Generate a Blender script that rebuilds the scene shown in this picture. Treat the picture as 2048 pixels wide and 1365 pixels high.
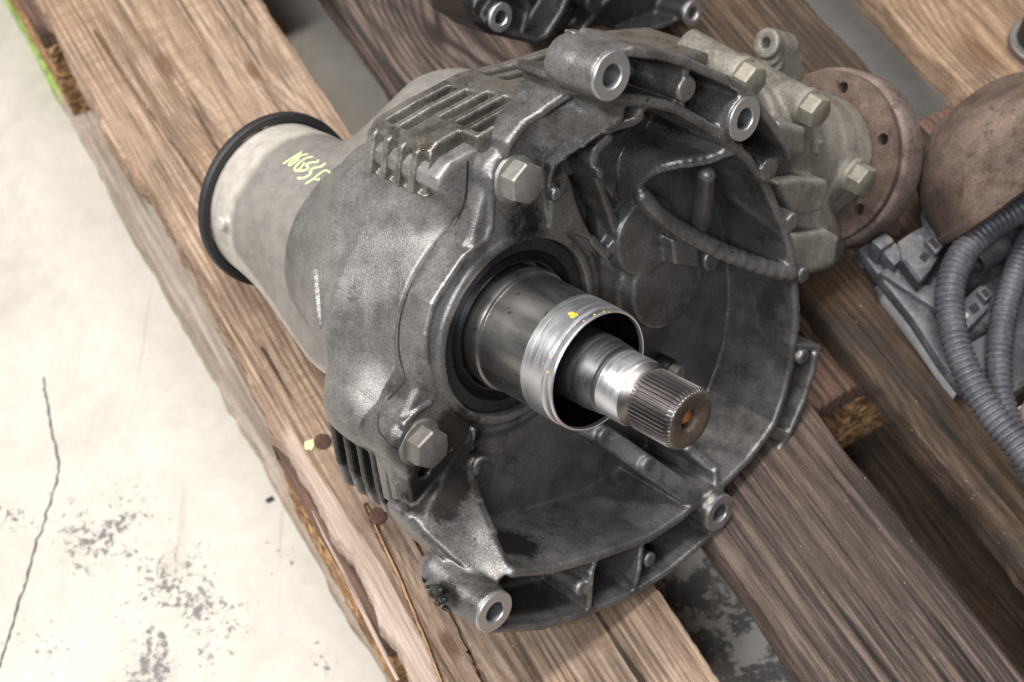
import bpy, bmesh, math, random
import numpy as np
from mathutils import Vector, Matrix
from mathutils.bvhtree import BVHTree

for o in list(bpy.data.objects):
    bpy.data.objects.remove(o)
random.seed(7)
rng = np.random.RandomState(7)
scene = bpy.context.scene
COL = scene.collection

# ------------------------------------------------------------------ camera
F_PX = 3000.0                      # focal length in photo pixels (2048 wide)
PITCH = math.radians(59.7)         # looking down
PALLET_H = 144.0                   # mm, top of the pallet above the floor
CAM_H = 785.0                      # mm above the pallet top
cam_d = bpy.data.cameras.new('camera')
cam = bpy.data.objects.new('camera', cam_d)
COL.objects.link(cam)
cam.location = (0, 0, (CAM_H + PALLET_H) * .001)
cam.rotation_euler = (math.radians(90) - PITCH, 0, 0)
cam_d.sensor_width = 22.3
cam_d.lens = 22.3 * F_PX / 2048
cam_d.clip_start = .02
cam_d.clip_end = 60
cam_d.dof.use_dof = True
cam_d.dof.focus_distance = .725
cam_d.dof.aperture_fstop = 5.6
scene.camera = cam

# ------------------------------------------------------------------ world and lamps
world = bpy.data.worlds.new('World')
scene.world = world
world.use_nodes = True
bg = world.node_tree.nodes['Background']
bg.inputs[0].default_value = (.92, .94, 1.0, 1)
bg.inputs[1].default_value = .06

def area(name, loc, target, sx, sy, power, col):
    d = bpy.data.lights.new(name, 'AREA')
    d.shape = 'RECTANGLE'
    d.size, d.size_y = sx, sy
    d.energy = power
    d.color = col
    o = bpy.data.objects.new(name, d)
    COL.objects.link(o)
    o.location = loc
    o.rotation_euler = (Vector(target) - Vector(loc)).to_track_quat('-Z', 'Y').to_euler()
    return o

area('ceiling_or_fill_lamp', (-.15, .70, 2.25), (.05, .45, .2), 1.5, .24, 46, (1.0, .97, .93))
area('ceiling_or_fill_lamp', (-1.7, .40, 2.0), (-.1, .45, .15), .9, .26, 34, (1.0, .97, .93))
area('ceiling_or_fill_lamp', (.9, 2.2, 2.3), (.15, .5, .2), 1.3, .24, 12, (.88, .93, 1.0))
area('ceiling_or_fill_lamp', (-.45, -.75, 2.1), (.1, .4, .2), 1.3, .24, 33, (.93, .95, 1.0))  # fill lamp added behind the camera to brighten the bell interior

scene.view_settings.view_transform = 'Standard'
scene.view_settings.look = 'None'
scene.view_settings.exposure = 0.2
scene.view_settings.gamma = 1.0
scene.cycles.use_denoising = True
scene.cycles.denoising_prefilter = 'NONE'
scene.cycles.max_bounces = 4
scene.cycles.diffuse_bounces = 2
scene.cycles.glossy_bounces = 3
scene.cycles.transmission_bounces = 3
scene.cycles.use_adaptive_sampling = True
scene.cycles.adaptive_threshold = .02
scene.cycles.caustics_reflective = False
scene.cycles.caustics_refractive = False

# ------------------------------------------------------------------ frames (mm)
# pallet frame: z = 0 at the top of the pallet, camera above the origin
FW = np.array([0, math.cos(PITCH), -math.sin(PITCH)])
DN = np.array([0, -math.sin(PITCH), -math.cos(PITCH)])
RT = np.array([1., 0, 0])
CPOS = np.array([0, 0, CAM_H])
def ray(x, y):
    return (x - 1024) / F_PX * RT + (y - 682.5) / F_PX * DN + FW
def ground(x, y, z=0.):
    d = ray(x, y)
    return CPOS + d * (z - CAM_H) / d[2]
# gearbox frame: S along the shaft (out of the bell), U up the bell plane, R to the right
SV = .664 * RT + .362 * DN - .656 * FW
SV /= np.linalg.norm(SV)
UV = np.array([0, 0, 1.]) - SV[2] * SV
UV /= np.linalg.norm(UV)
RV = np.cross(UV, SV)
A0 = CPOS + ray(540, 392) * 898
A0 = A0 + SV * ((ground(1440, 1027, 15) - A0) @ SV)
def g(x, y, s=0.):
    d = ray(x, y)
    t = ((A0 - CPOS) @ SV + s) / (d @ SV)
    p = CPOS + d * t - A0
    return np.array([p @ RV, p @ UV, p @ SV])
def to_g(p):
    q = np.asarray(p) - A0
    return np.array([q @ RV, q @ UV, q @ SV])
def gdir(cx, cy, cz):
    v = cx * RT + cy * DN + cz * FW
    v = v / np.linalg.norm(v)
    return np.array([v @ RV, v @ UV, v @ SV])
G_MAT = Matrix(((RV[0], UV[0], SV[0], A0[0] * .001),
                (RV[1], UV[1], SV[1], A0[1] * .001),
                (RV[2], UV[2], SV[2], (A0[2] + PALLET_H) * .001),
                (0, 0, 0, 1)))
CAM_G = to_g(CPOS)
# pallet board frame
YAW = math.radians(30.47)
TV = np.array([math.cos(YAW), math.sin(YAW), 0])
PV = np.array([-math.sin(YAW), math.cos(YAW), 0])
def tp(x, y, z=0.):
    q = ground(x, y, z)
    return np.array([q @ TV, q @ PV, z])
PAL_MAT = Matrix(((TV[0], PV[0], 0, 0), (TV[1], PV[1], 0, 0), (0, 0, 1, PALLET_H * .001), (0, 0, 0, 1)))

# ------------------------------------------------------------------ node helpers
def new_mat(name):
    m = bpy.data.materials.new(name)
    m.use_nodes = True
    nt = m.node_tree
    b = nt.nodes['Principled BSDF']
    return m, nt, b
def N(nt, typ, **kw):
    n = nt.nodes.new(typ)
    for k, v in kw.items():
        setattr(n, k, v)
    return n
def L(nt, a, b):
    nt.links.new(a, b)
def noise(nt, vec, scale, detail=4, rough=.6, dist=0.):
    n = N(nt, 'ShaderNodeTexNoise')
    n.inputs['Scale'].default_value = scale
    n.inputs['Detail'].default_value = detail
    n.inputs['Roughness'].default_value = rough
    n.inputs['Distortion'].default_value = dist
    L(nt, vec, n.inputs['Vector'])
    return n.outputs['Fac']
def ramp(nt, fac, stops):
    r = N(nt, 'ShaderNodeValToRGB')
    el = r.color_ramp.elements
    while len(el) < len(stops):
        el.new(.5)
    for e, (p, c) in zip(el, stops):
        e.position = p
        e.color = (*c, 1) if len(c) == 3 else c
    L(nt, fac, r.inputs['Fac'])
    return r.outputs['Color']
def gray(v):
    return (v, v, v)
def mapr(nt, fac, a, b, c=0., d=1.):
    r = N(nt, 'ShaderNodeMapRange')
    for i, v in zip((1, 2, 3, 4), (a, b, c, d)):
        r.inputs[i].default_value = v
    L(nt, fac, r.inputs[0])
    return r.outputs[0]
def mix(nt, fac, a, b, mode='MIX'):
    n = N(nt, 'ShaderNodeMix', data_type='RGBA', blend_type=mode)
    for sock, v in ((n.inputs[0], fac), (n.inputs[6], a), (n.inputs[7], b)):
        if isinstance(v, (int, float)):
            sock.default_value = v
        elif isinstance(v, tuple):
            sock.default_value = (*v, 1)
        else:
            L(nt, v, sock)
    return n.outputs[2]
def math_n(nt, op, a, b=None, c=None):
    n = N(nt, 'ShaderNodeMath', operation=op)
    for i, v in enumerate((a, b, c)):
        if v is None:
            continue
        if isinstance(v, (int, float)):
            n.inputs[i].default_value = v
        else:
            L(nt, v, n.inputs[i])
    return n.outputs[0]
def bump(nt, b, height, strength, dist):
    n = N(nt, 'ShaderNodeBump')
    n.inputs['Strength'].default_value = strength
    n.inputs['Distance'].default_value = dist
    L(nt, height, n.inputs['Height'])
    L(nt, n.outputs['Normal'], b.inputs['Normal'])
def obj_vec(nt, scale=None):
    tc = N(nt, 'ShaderNodeTexCoord')
    if scale is None:
        return tc.outputs['Object']
    mp = N(nt, 'ShaderNodeMapping')
    mp.inputs['Scale'].default_value = scale
    L(nt, tc.outputs['Object'], mp.inputs['Vector'])
    return mp.outputs['Vector']

def cast_metal(name, light, mid, dark, edge=(.42, .41, .40), edge_amt=.7, metallic=.55, rough=(.34, .62), grain=.3, dirt=.5, seed=0., grime_shade=()):
    m, nt, b = new_mat(name)
    tc = N(nt, 'ShaderNodeTexCoord')
    mp = N(nt, 'ShaderNodeMapping')
    mp.inputs['Location'].default_value = (seed, seed * .7, -seed)
    L(nt, tc.outputs['Object'], mp.inputs['Vector'])
    v = mp.outputs['Vector']
    big = noise(nt, v, 17, 8, .70, .3)
    midn = noise(nt, v, 85, 6, .65)
    fine = noise(nt, v, 950, 3, .6)
    spk = noise(nt, v, 1700, 2, .5)
    c = ramp(nt, big, [(.26, dark), (.46, mid), (.72, light)])
    c2 = ramp(nt, midn, [(.32, gray(.66)), (.52, gray(1.)), (.72, gray(1.15))])
    c = mix(nt, .6, c, c2, 'MULTIPLY')
    c3 = ramp(nt, fine, [(.36, gray(.60)), (.50, gray(.97)), (.64, gray(1.3))])
    c = mix(nt, .7, c, c3, 'MULTIPLY')
    # brown oily film in patches
    oil = mapr(nt, noise(nt, v, 26, 8, .72, .5), .52, .60)
    oil = math_n(nt, 'MULTIPLY', oil, dirt)
    c = mix(nt, oil, c, (.040, .034, .026))
    # black blobs: caked oily dirt, plus shade painted into pockets and rib gaps
    if grime_shade:
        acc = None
        for q, r, a in grime_shade:
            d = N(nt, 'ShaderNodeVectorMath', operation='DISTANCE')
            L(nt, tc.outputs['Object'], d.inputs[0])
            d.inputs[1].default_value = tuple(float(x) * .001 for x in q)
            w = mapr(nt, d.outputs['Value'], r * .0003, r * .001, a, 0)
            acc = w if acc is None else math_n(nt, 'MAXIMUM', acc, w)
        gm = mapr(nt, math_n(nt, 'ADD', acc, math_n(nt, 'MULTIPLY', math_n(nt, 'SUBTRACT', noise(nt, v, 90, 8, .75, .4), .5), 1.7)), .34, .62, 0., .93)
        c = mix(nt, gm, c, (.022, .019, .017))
    # worn, bare edges of the casting
    geo = N(nt, 'ShaderNodeNewGeometry')
    e = mapr(nt, geo.outputs['Pointiness'], .515, .60)
    e = math_n(nt, 'MULTIPLY', e, mapr(nt, midn, .35, .62, .15, 1.))
    e = math_n(nt, 'MULTIPLY', e, edge_amt)
    c = mix(nt, e, c, edge)
    # pale specks
    sp = mapr(nt, spk, .70, .76)
    c = mix(nt, math_n(nt, 'MULTIPLY', sp, .5), c, (.45, .43, .40))
    L(nt, c, b.inputs['Base Color'])
    b.inputs['Metallic'].default_value = metallic
    r = mapr(nt, midn, .3, .7, rough[0], rough[1])
    r = math_n(nt, 'SUBTRACT', r, math_n(nt, 'MULTIPLY', oil, .18))
    L(nt, r, b.inputs['Roughness'])
    h = math_n(nt, 'ADD', fine, math_n(nt, 'MULTIPLY', spk, .5))
    bump(nt, b, h, grain, .0006)
    return m

def steel(name, col, rough, noise_amt=.2, spots=None, streak=False):
    m, nt, b = new_mat(name)
    v = obj_vec(nt, (1, 1, .25) if not streak else (1, 1, 14))
    n1 = noise(nt, v, 60, 5, .6)
    n2 = noise(nt, v, 500, 3, .6)
    c = mix(nt, noise_amt, col, ramp(nt, n1, [(.3, tuple(x * .35 for x in col)), (.7, col)]))
    if spots:
        sp = mapr(nt, noise(nt, obj_vec(nt), 150, 3, .6), .63, .70)
        c = mix(nt, sp, c, spots)
    L(nt, c, b.inputs['Base Color'])
    b.inputs['Metallic'].default_value = .95
    L(nt, mapr(nt, n1, .25, .75, rough * .7, rough * 1.4), b.inputs['Roughness'])
    bump(nt, b, n2, .12, .0002)
    return m

def plain(name, col, rough=.6, metallic=0., var=.35, scale=120, bump_s=.2):
    m, nt, b = new_mat(name)
    v = obj_vec(nt)
    n1 = noise(nt, v, scale, 6, .65)
    c = mix(nt, var, col, ramp(nt, n1, [(.25, tuple(x * .3 for x in col)), (.75, tuple(min(1, x * 1.5) for x in col))]))
    L(nt, c, b.inputs['Base Color'])
    b.inputs['Roughness'].default_value = rough
    b.inputs['Metallic'].default_value = metallic
    bump(nt, b, n1, bump_s, .0006)
    return m

def rust(name, a, bcol, ccol, scale=90, rough=.85):
    m, nt, b = new_mat(name)
    v = obj_vec(nt)
    n1 = noise(nt, v, scale * .25, 8, .72, .4)
    n2 = noise(nt, v, scale * 8, 5, .7)
    n3 = noise(nt, v, scale * 1.2, 7, .72)
    c = ramp(nt, n1, [(.36, a), (.5, bcol), (.64, ccol)])
    c = mix(nt, .9, c, ramp(nt, n2, [(.34, gray(.6)), (.52, gray(1.)), (.68, gray(1.35))]), 'MULTIPLY')
    c = mix(nt, mapr(nt, n3, .56, .62, 0, .55), c, tuple(x * .35 for x in a))
    c = mix(nt, mapr(nt, n3, .38, .33, 0, .5), c, (.34, .17, .08))
    L(nt, c, b.inputs['Base Color'])
    L(nt, mapr(nt, n3, .4, .6, rough * .75, min(1, rough * 1.1)), b.inputs['Roughness'])
    b.inputs['Metallic'].default_value = .1
    bump(nt, b, math_n(nt, 'ADD', n2, n3), .7, .0009)
    return m

def wood(name, pale, mid, dark, ring_k=900., ring_amt=.5, warp_amt=14., stain=.4, seed=0., warm=(.30, .16, .06), dirt_col=(.035, .028, .022), warm_amt=.3, knots=(), cracks=.5, saw=.3):
    """grain runs along the board's own Y"""
    m, nt, b = new_mat(name)
    tc = N(nt, 'ShaderNodeTexCoord')
    mp = N(nt, 'ShaderNodeMapping')
    mp.inputs['Location'].default_value = (seed, seed * 1.3, seed * .4)
    L(nt, tc.outputs['Object'], mp.inputs['Vector'])
    v = mp.outputs['Vector']
    def stretched(k):
        q = N(nt, 'ShaderNodeMapping')
        q.inputs['Scale'].default_value = (1, k, 1)
        L(nt, v, q.inputs['Vector'])
        return q.outputs['Vector']
    streak = noise(nt, stretched(.05), 140, 8, .74)
    fib = noise(nt, stretched(.02), 430, 7, .72)
    warp = noise(nt, stretched(.22), 12, 3, .5)
    sep = N(nt, 'ShaderNodeSeparateXYZ')
    L(nt, v, sep.inputs[0])
    wob = noise(nt, stretched(.10), 120, 3, .6)
    ph = math_n(nt, 'ADD', math_n(nt, 'MULTIPLY', sep.outputs[0], ring_k), math_n(nt, 'ADD', math_n(nt, 'MULTIPLY', warp, warp_amt * 1.6), math_n(nt, 'MULTIPLY', wob, 4.)))
    kn = None
    for kt, kp, kr in knots:
        sc_ = N(nt, 'ShaderNodeVectorMath', operation='SUBTRACT')
        L(nt, tc.outputs['Object'], sc_.inputs[0])
        sc_.inputs[1].default_value = (kt * .001, kp * .001, 0)
        sm = N(nt, 'ShaderNodeVectorMath', operation='MULTIPLY')
        L(nt, sc_.outputs[0], sm.inputs[0])
        sm.inputs[1].default_value = (1, .42, 0)
        ln_ = N(nt, 'ShaderNodeVectorMath', operation='LENGTH')
        L(nt, sm.outputs[0], ln_.inputs[0])
        dd = math_n(nt, 'ADD', ln_.outputs['Value'], math_n(nt, 'MULTIPLY', wob, .004))
        ph = math_n(nt, 'ADD', ph, mapr(nt, dd, 0, kr * .005, 26., 0.))
        kk = mapr(nt, dd, kr * .0007, kr * .0012, 1., 0.)
        kn = kk if kn is None else math_n(nt, 'MAXIMUM', kn, kk)
    ring = mapr(nt, math_n(nt, 'SINE', ph), -.3, 1.)
    rmask = mapr(nt, noise(nt, stretched(.12), 26, 3, .5), .36, .54)
    ring = math_n(nt, 'MULTIPLY', ring, math_n(nt, 'MULTIPLY', rmask, ring_amt))
    f = math_n(nt, 'ADD', math_n(nt, 'MULTIPLY', streak, .4), math_n(nt, 'MULTIPLY', fib, .6))
    c = ramp(nt, f, [(.41, dark), (.49, mid), (.57, pale)])
    c = mix(nt, ring, c, tuple(x * .42 for x in dark))
    big = noise(nt, stretched(.4), 13, 5, .6, .5)
    c = mix(nt, math_n(nt, 'MULTIPLY', mapr(nt, big, .48, .72), warm_amt), c, warm)
    blot = noise(nt, stretched(.6), 30, 6, .66, .4)
    c = mix(nt, math_n(nt, 'MULTIPLY', mapr(nt, blot, .46, .66), stain), c, dirt_col)
    if kn is not None:
        c = mix(nt, math_n(nt, 'MULTIPLY', kn, .8), c, (dark[0] * .9, dark[1] * .7, dark[2] * .55))
    ck = noise(nt, stretched(.012), 170, 4, .55)
    ck = mapr(nt, ck, .655, .675)
    c = mix(nt, math_n(nt, 'MULTIPLY', ck, cracks), c, (.018, .013, .010))
    sw = N(nt, 'ShaderNodeMapping')
    sw.inputs['Scale'].default_value = (.10, 1, 1)
    L(nt, v, sw.inputs['Vector'])
    sw = mapr(nt, noise(nt, sw.outputs['Vector'], 260, 4, .7), .42, .62)
    c = mix(nt, math_n(nt, 'MULTIPLY', math_n(nt, 'MULTIPLY', sw, mapr(nt, big, .40, .55)), saw), c, tuple(x * .55 for x in mid))
    spk = mapr(nt, noise(nt, v, 520, 2, .5), .745, .77)
    c = mix(nt, spk, c, (.50, .42, .33))
    L(nt, c, b.inputs['Base Color'])
    b.inputs['Roughness'].default_value = .74
    b.inputs['Specular IOR Level'].default_value = .3
    h = math_n(nt, 'ADD', math_n(nt, 'ADD', fib, streak), math_n(nt, 'ADD', math_n(nt, 'MULTIPLY', ring, -.5), math_n(nt, 'MULTIPLY', ck, -1.2)))
    bump(nt, b, h, .8, .0014)
    return m

# ------------------------------------------------------------------ object helpers
def tag(o, label, cat, group=None):
    o['label'] = label
    o['category'] = cat
    if group:
        o['group'] = group
    return o
def empty(name, matrix, label, cat, group=None):
    o = bpy.data.objects.new(name, None)
    o.empty_display_size = .05
    COL.objects.link(o)
    o.matrix_world = matrix
    return tag(o, label, cat, group)
def link(name, me, mat, parent=None):
    o = bpy.data.objects.new(name, me)
    COL.objects.link(o)
    if parent is not None:
        o.parent = parent
    if mat is not None:
        me.materials.append(mat)
    return o
def mesh_np(name, V, Q, smooth=True):
    """V in mm; Q (n,4) or (n,3)"""
    me = bpy.data.meshes.new(name)
    V = np.asarray(V, np.float32) * .001
    Q = np.asarray(Q, np.int32)
    k = Q.shape[1]
    me.vertices.add(len(V))
    me.vertices.foreach_set('co', V.ravel())
    me.loops.add(Q.size)
    me.loops.foreach_set('vertex_index', Q.ravel())
    me.polygons.add(len(Q))
    me.polygons.foreach_set('loop_start', np.arange(0, Q.size, k, dtype=np.int32))
    me.polygons.foreach_set('loop_total', np.full(len(Q), k, np.int32))
    me.update(calc_edges=True)
    if smooth:
        me.polygons.foreach_set('use_smooth', np.ones(len(Q), bool))
    return me
def bm_mesh(name, bm, smooth=False, angle=None):
    bmesh.ops.scale(bm, vec=(.001,) * 3, verts=bm.verts)
    bmesh.ops.recalc_face_normals(bm, faces=bm.faces)
    me = bpy.data.meshes.new(name)
    bm.to_mesh(me)
    bm.free()
    if smooth or angle:
        me.polygons.foreach_set('use_smooth', np.ones(len(me.polygons), bool))
    if angle:
        me.set_sharp_from_angle(angle=math.radians(angle))
    return me
def frame(axis, up=(0, 1, 0)):
    z = Vector(axis).normalized()
    x = Vector(up).cross(z)
    if x.length < 1e-3:
        x = Vector((1, 0, 0)).cross(z)
    x.normalize()
    y = z.cross(x)
    return Matrix((x, y, z)).transposed()
def lathe_bm(prof, seg=64, c=(0, 0, 0), axis=(0, 0, 1), closed=False, bm=None):
    bm = bm or bmesh.new()
    M = frame(axis)
    c = Vector(c)
    rings = []
    for R, s in prof:
        if R < 1e-6:
            rings.append([bm.verts.new(c + M @ Vector((0, 0, s)))])
        else:
            rings.append([bm.verts.new(c + M @ Vector((R * math.cos(2 * math.pi * i / seg), R * math.sin(2 * math.pi * i / seg), s))) for i in range(seg)])
    pairs = list(zip(rings, rings[1:])) + ([(rings[-1], rings[0])] if closed else [])
    for a, b in pairs:
        for i in range(seg):
            j = (i + 1) % seg
            q = [a[i % len(a)], a[j % len(a)], b[j % len(b)], b[i % len(b)]]
            u = []
            for x in q:
                if x not in u:
                    u.append(x)
            if len(u) > 2:
                try:
                    bm.faces.new(u)
                except ValueError:
                    pass
    return bm
def prism_bm(poly, s0, s1, bm=None, M=None, c=(0, 0, 0)):
    bm = bm or bmesh.new()
    M = M or Matrix.Identity(3)
    c = Vector(c)
    a = [bm.verts.new(c + M @ Vector((x, y, s0))) for x, y in poly]
    b = [bm.verts.new(c + M @ Vector((x, y, s1))) for x, y in poly]
    n = len(poly)
    bm.faces.new(a[::-1])
    bm.faces.new(b)
    for i in range(n):
        bm.faces.new((a[i], a[(i + 1) % n], b[(i + 1) % n], b[i]))
    return bm
def box_bm(lo, hi, bm=None, M=None, c=(0, 0, 0)):
    return prism_bm([(lo[0], lo[1]), (hi[0], lo[1]), (hi[0], hi[1]), (lo[0], hi[1])], lo[2], hi[2], bm, M, c)
def bevel(bm, w, seg=2):
    bmesh.ops.bevel(bm, geom=list(bm.edges), offset=w, segments=seg, profile=.5, affect='EDGES', clamp_overlap=True)
    return bm
def catmull(pts, n):
    P = np.asarray(pts, float)
    P = np.vstack([2 * P[0] - P[1], P, 2 * P[-1] - P[-2]])
    out = []
    for i in range(1, len(P) - 2):
        for t in np.linspace(0, 1, n, endpoint=False):
            a, b, c, d = P[i - 1], P[i], P[i + 1], P[i + 2]
            out.append(.5 * ((2 * b) + (c - a) * t + (2 * a - 5 * b + 4 * c - d) * t * t + (3 * b - a - 3 * c + d) * t ** 3))
    out.append(P[-2])
    return np.array(out)

# ------------------------------------------------------------------ signed distance castings
class Vol:
    def __init__(self, lo, hi, h):
        self.lo, self.h = np.array(lo, float), h
        n = np.ceil((np.array(hi) - self.lo) / h).astype(int) + 1
        self.ax = [(self.lo[i] + h * np.arange(n[i])).astype(np.float32) for i in range(3)]
        self.D = np.full(n, 30., np.float32)
    def sub(self, lo, hi, pad):
        sl = []
        for i in range(3):
            a = int(np.searchsorted(self.ax[i], lo[i] - pad))
            b = int(np.searchsorted(self.ax[i], hi[i] + pad))
            sl.append(slice(max(0, a), max(b, a + 1)))
        sl = tuple(sl)
        X = self.ax[0][sl[0]][:, None, None]
        Y = self.ax[1][sl[1]][None, :, None]
        Z = self.ax[2][sl[2]][None, None, :]
        return sl, X, Y, Z
    def op(self, lo, hi, f, k=2., cut=False):
        sl, X, Y, Z = self.sub(lo, hi, k + 4 * self.h)
        A = self.D[sl]
        if A.size == 0:
            return
        d = f(X, Y, Z)
        if cut:
            d = -d
        if k <= 0:
            self.D[sl] = np.maximum(A, d) if cut else np.minimum(A, d)
            return
        if cut:
            w = np.maximum(k - np.abs(A - d), 0) / k
            self.D[sl] = np.maximum(A, d) + w * w * k * .25
        else:
            w = np.maximum(k - np.abs(A - d), 0) / k
            self.D[sl] = np.minimum(A, d) - w * w * k * .25
    # --- shapes
    def cone(self, a, b, ra, rb, k=4., cut=False, smax=None):
        a, b = np.array(a, float), np.array(b, float)
        m = max(ra, rb)
        ba = b - a
        l2 = float(ba @ ba)
        def f(X, Y, Z):
            t = np.clip(((X - a[0]) * ba[0] + (Y - a[1]) * ba[1] + (Z - a[2]) * ba[2]) / l2, 0, 1)
            d = np.sqrt((X - a[0] - t * ba[0]) ** 2 + (Y - a[1] - t * ba[1]) ** 2 + (Z - a[2] - t * ba[2]) ** 2) - (ra + (rb - ra) * t)
            return d if smax is None else np.maximum(d, Z - smax)
        self.op(np.minimum(a, b) - m, np.maximum(a, b) + m, f, k, cut)
    def tube(self, pts, r, k=3.):
        for a, b in zip(pts, pts[1:]):
            self.cone(a, b, r, r, k)
    def cyl(self, a, b, r, k=2., rd=.8, cut=False, r2=None):
        a, b = np.array(a, float), np.array(b, float)
        r2 = r if r2 is None else r2
        ax = b - a
        Ln = np.linalg.norm(ax)
        ax = ax / Ln
        m = max(r, r2)
        ext = m * np.sqrt(np.maximum(0, 1 - ax ** 2)) + 1
        def f(X, Y, Z):
            t = (X - a[0]) * ax[0] + (Y - a[1]) * ax[1] + (Z - a[2]) * ax[2]
            q = np.sqrt(np.maximum((X - a[0]) ** 2 + (Y - a[1]) ** 2 + (Z - a[2]) ** 2 - t * t, 0))
            d1 = q - (r + (r2 - r) * np.clip(t / Ln, 0, 1)) + rd
            d2 = np.maximum(-t, t - Ln) + rd
            return np.sqrt(np.maximum(d1, 0) ** 2 + np.maximum(d2, 0) ** 2) + np.minimum(np.maximum(d1, d2), 0) - rd
        self.op(np.minimum(a, b) - ext, np.maximum(a, b) + ext, f, k, cut)
    def cap2(self, a, ra, b, rb, s0, s1, k=3., rd=2.):
        a, b = np.array(a, float)[:2], np.array(b, float)[:2]
        e = b - a
        l2 = float(e @ e)
        m = max(ra, rb)
        def f(X, Y, Z):
            t = np.clip(((X - a[0]) * e[0] + (Y - a[1]) * e[1]) / l2, 0, 1)
            d1 = np.sqrt((X - a[0] - t * e[0]) ** 2 + (Y - a[1] - t * e[1]) ** 2) - (ra + (rb - ra) * t) + rd
            d2 = np.maximum(s0 - Z, Z - s1) + rd
            return np.sqrt(np.maximum(d1, 0) ** 2 + np.maximum(d2, 0) ** 2) + np.minimum(np.maximum(d1, d2), 0) - rd
        self.op((*(np.minimum(a, b) - m), s0), (*(np.maximum(a, b) + m), s1), f, k)
    def wall(self, pts, t, bot, k=3., rd=1., cut=False):
        """pts (r,u,s_top); a wall of thickness t from s=bot up to s_top"""
        P = np.array(pts, float)
        for a, b in zip(P, P[1:]):
            lo = np.minimum(a, b) - t
            hi = np.maximum(a, b) + t
            lo[2], hi[2] = bot, max(a[2], b[2]) + 1
            e = b[:2] - a[:2]
            l2 = float(e @ e) + 1e-6
            def f(X, Y, Z, a=a, b=b, e=e, l2=l2):
                tt = np.clip(((X - a[0]) * e[0] + (Y - a[1]) * e[1]) / l2, 0, 1)
                d1 = np.sqrt((X - a[0] - tt * e[0]) ** 2 + (Y - a[1] - tt * e[1]) ** 2) - t / 2 + rd
                d2 = np.maximum(Z - (a[2] + (b[2] - a[2]) * tt), bot - Z) + rd
                return np.sqrt(np.maximum(d1, 0) ** 2 + np.maximum(d2, 0) ** 2) + np.minimum(np.maximum(d1, d2), 0) - rd
            self.op(lo, hi, f, k if a is P[0] else .6, cut)
    @staticmethod
    def poly2(X, Y, poly):
        P = np.array(poly, float)
        d = np.full(np.broadcast(X, Y).shape, 1e9)
        inside = np.zeros(d.shape, bool)
        n = len(P)
        for i in range(n):
            a, b = P[i], P[(i + 1) % n]
            e = b - a
            t = np.clip(((X - a[0]) * e[0] + (Y - a[1]) * e[1]) / (e @ e + 1e-9), 0, 1)
            d = np.minimum(d, (X - a[0] - t * e[0]) ** 2 + (Y - a[1] - t * e[1]) ** 2)
            c = ((a[1] > Y) != (b[1] > Y)) & (X < (b[0] - a[0]) * (Y - a[1]) / (b[1] - a[1] + 1e-12) + a[0])
            inside ^= c
        return np.where(inside, -1, 1) * np.sqrt(d)
    def prism(self, poly, s0, s1, k=3., rd=1.5, cut=False, grow=0.):
        P = np.array(poly, float)[:, :2]
        lo = np.array([*(P.min(0) - grow), s0])
        hi = np.array([*(P.max(0) + grow), s1])
        def f(X, Y, Z):
            d1 = self.poly2(X[:, :, 0], Y[:, :, 0], P).astype(np.float32)[:, :, None] + rd - grow
            d2 = np.maximum(s0 - Z, Z - s1) + rd
            return np.sqrt(np.maximum(d1, 0) ** 2 + np.maximum(d2, 0) ** 2) + np.minimum(np.maximum(d1, d2), 0) - rd
        self.op(lo, hi, f, k, cut)
    def sheet(self, ctrl, poly, thick, k=4., rd=1.2, full=None):
        """a sheet whose upper face passes through the control points (r,u,s)"""
        Cn = np.array(ctrl, float)
        P = np.array(poly, float)[:, :2]
        n = len(Cn)
        def U(r2):
            return .5 * r2 * np.log(r2 + 1e-9)
        dd = ((Cn[:, None, :2] - Cn[None, :, :2]) ** 2).sum(-1)
        A = np.zeros((n + 3, n + 3))
        A[:n, :n] = U(dd) + np.eye(n) * 20.
        A[:n, n] = 1
        A[:n, n + 1:] = Cn[:, :2]
        A[n:, :n] = A[:n, n:].T
        w = np.linalg.solve(A, np.r_[Cn[:, 2], 0, 0, 0])
        lo = np.array([*P.min(0), Cn[:, 2].min() - thick - 4 if full is None else full])
        hi = np.array([*P.max(0), Cn[:, 2].max() + 4])
        def f(X, Y, Z):
            x, y = X[:, :, 0], Y[:, :, 0]
            h = w[n] + w[n + 1] * x + w[n + 2] * y
            for i in range(n):
                h = h + w[i] * U((x - Cn[i, 0]) ** 2 + (y - Cn[i, 1]) ** 2)
            h = h.astype(np.float32)
            gx, gy = np.gradient(h, self.h)
            nz = (1 / np.sqrt(1 + gx ** 2 + gy ** 2))[:, :, None]
            h = h[:, :, None]
            d1 = self.poly2(x, y, P).astype(np.float32)[:, :, None] + rd
            up = (Z - h) * nz
            dn = (full - Z) if full is not None else (-up - thick)
            d2 = np.maximum(up, dn) + rd
            return np.sqrt(np.maximum(d1, 0) ** 2 + np.maximum(d2, 0) ** 2) + np.minimum(np.maximum(d1, d2), 0) - rd
        self.op(lo, hi, f, k)
    def mesh(self, name):
        D = self.D
        D[0], D[-1] = 5, 5
        D[:, 0], D[:, -1] = 5, 5
        D[:, :, 0], D[:, :, -1] = 5, 5
        ins = D < 0
        n = np.array(D.shape) - 1
        cnt = np.zeros(n, np.uint8)
        offs = [(i, j, k) for i in (0, 1) for j in (0, 1) for k in (0, 1)]
        for i, j, k in offs:
            cnt += ins[i:i + n[0], j:j + n[1], k:k + n[2]]
        act = (cnt > 0) & (cnt < 8)
        I = np.argwhere(act)
        idx = np.full(n, -1, np.int32)
        idx[act] = np.arange(len(I), dtype=np.int32)
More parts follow.
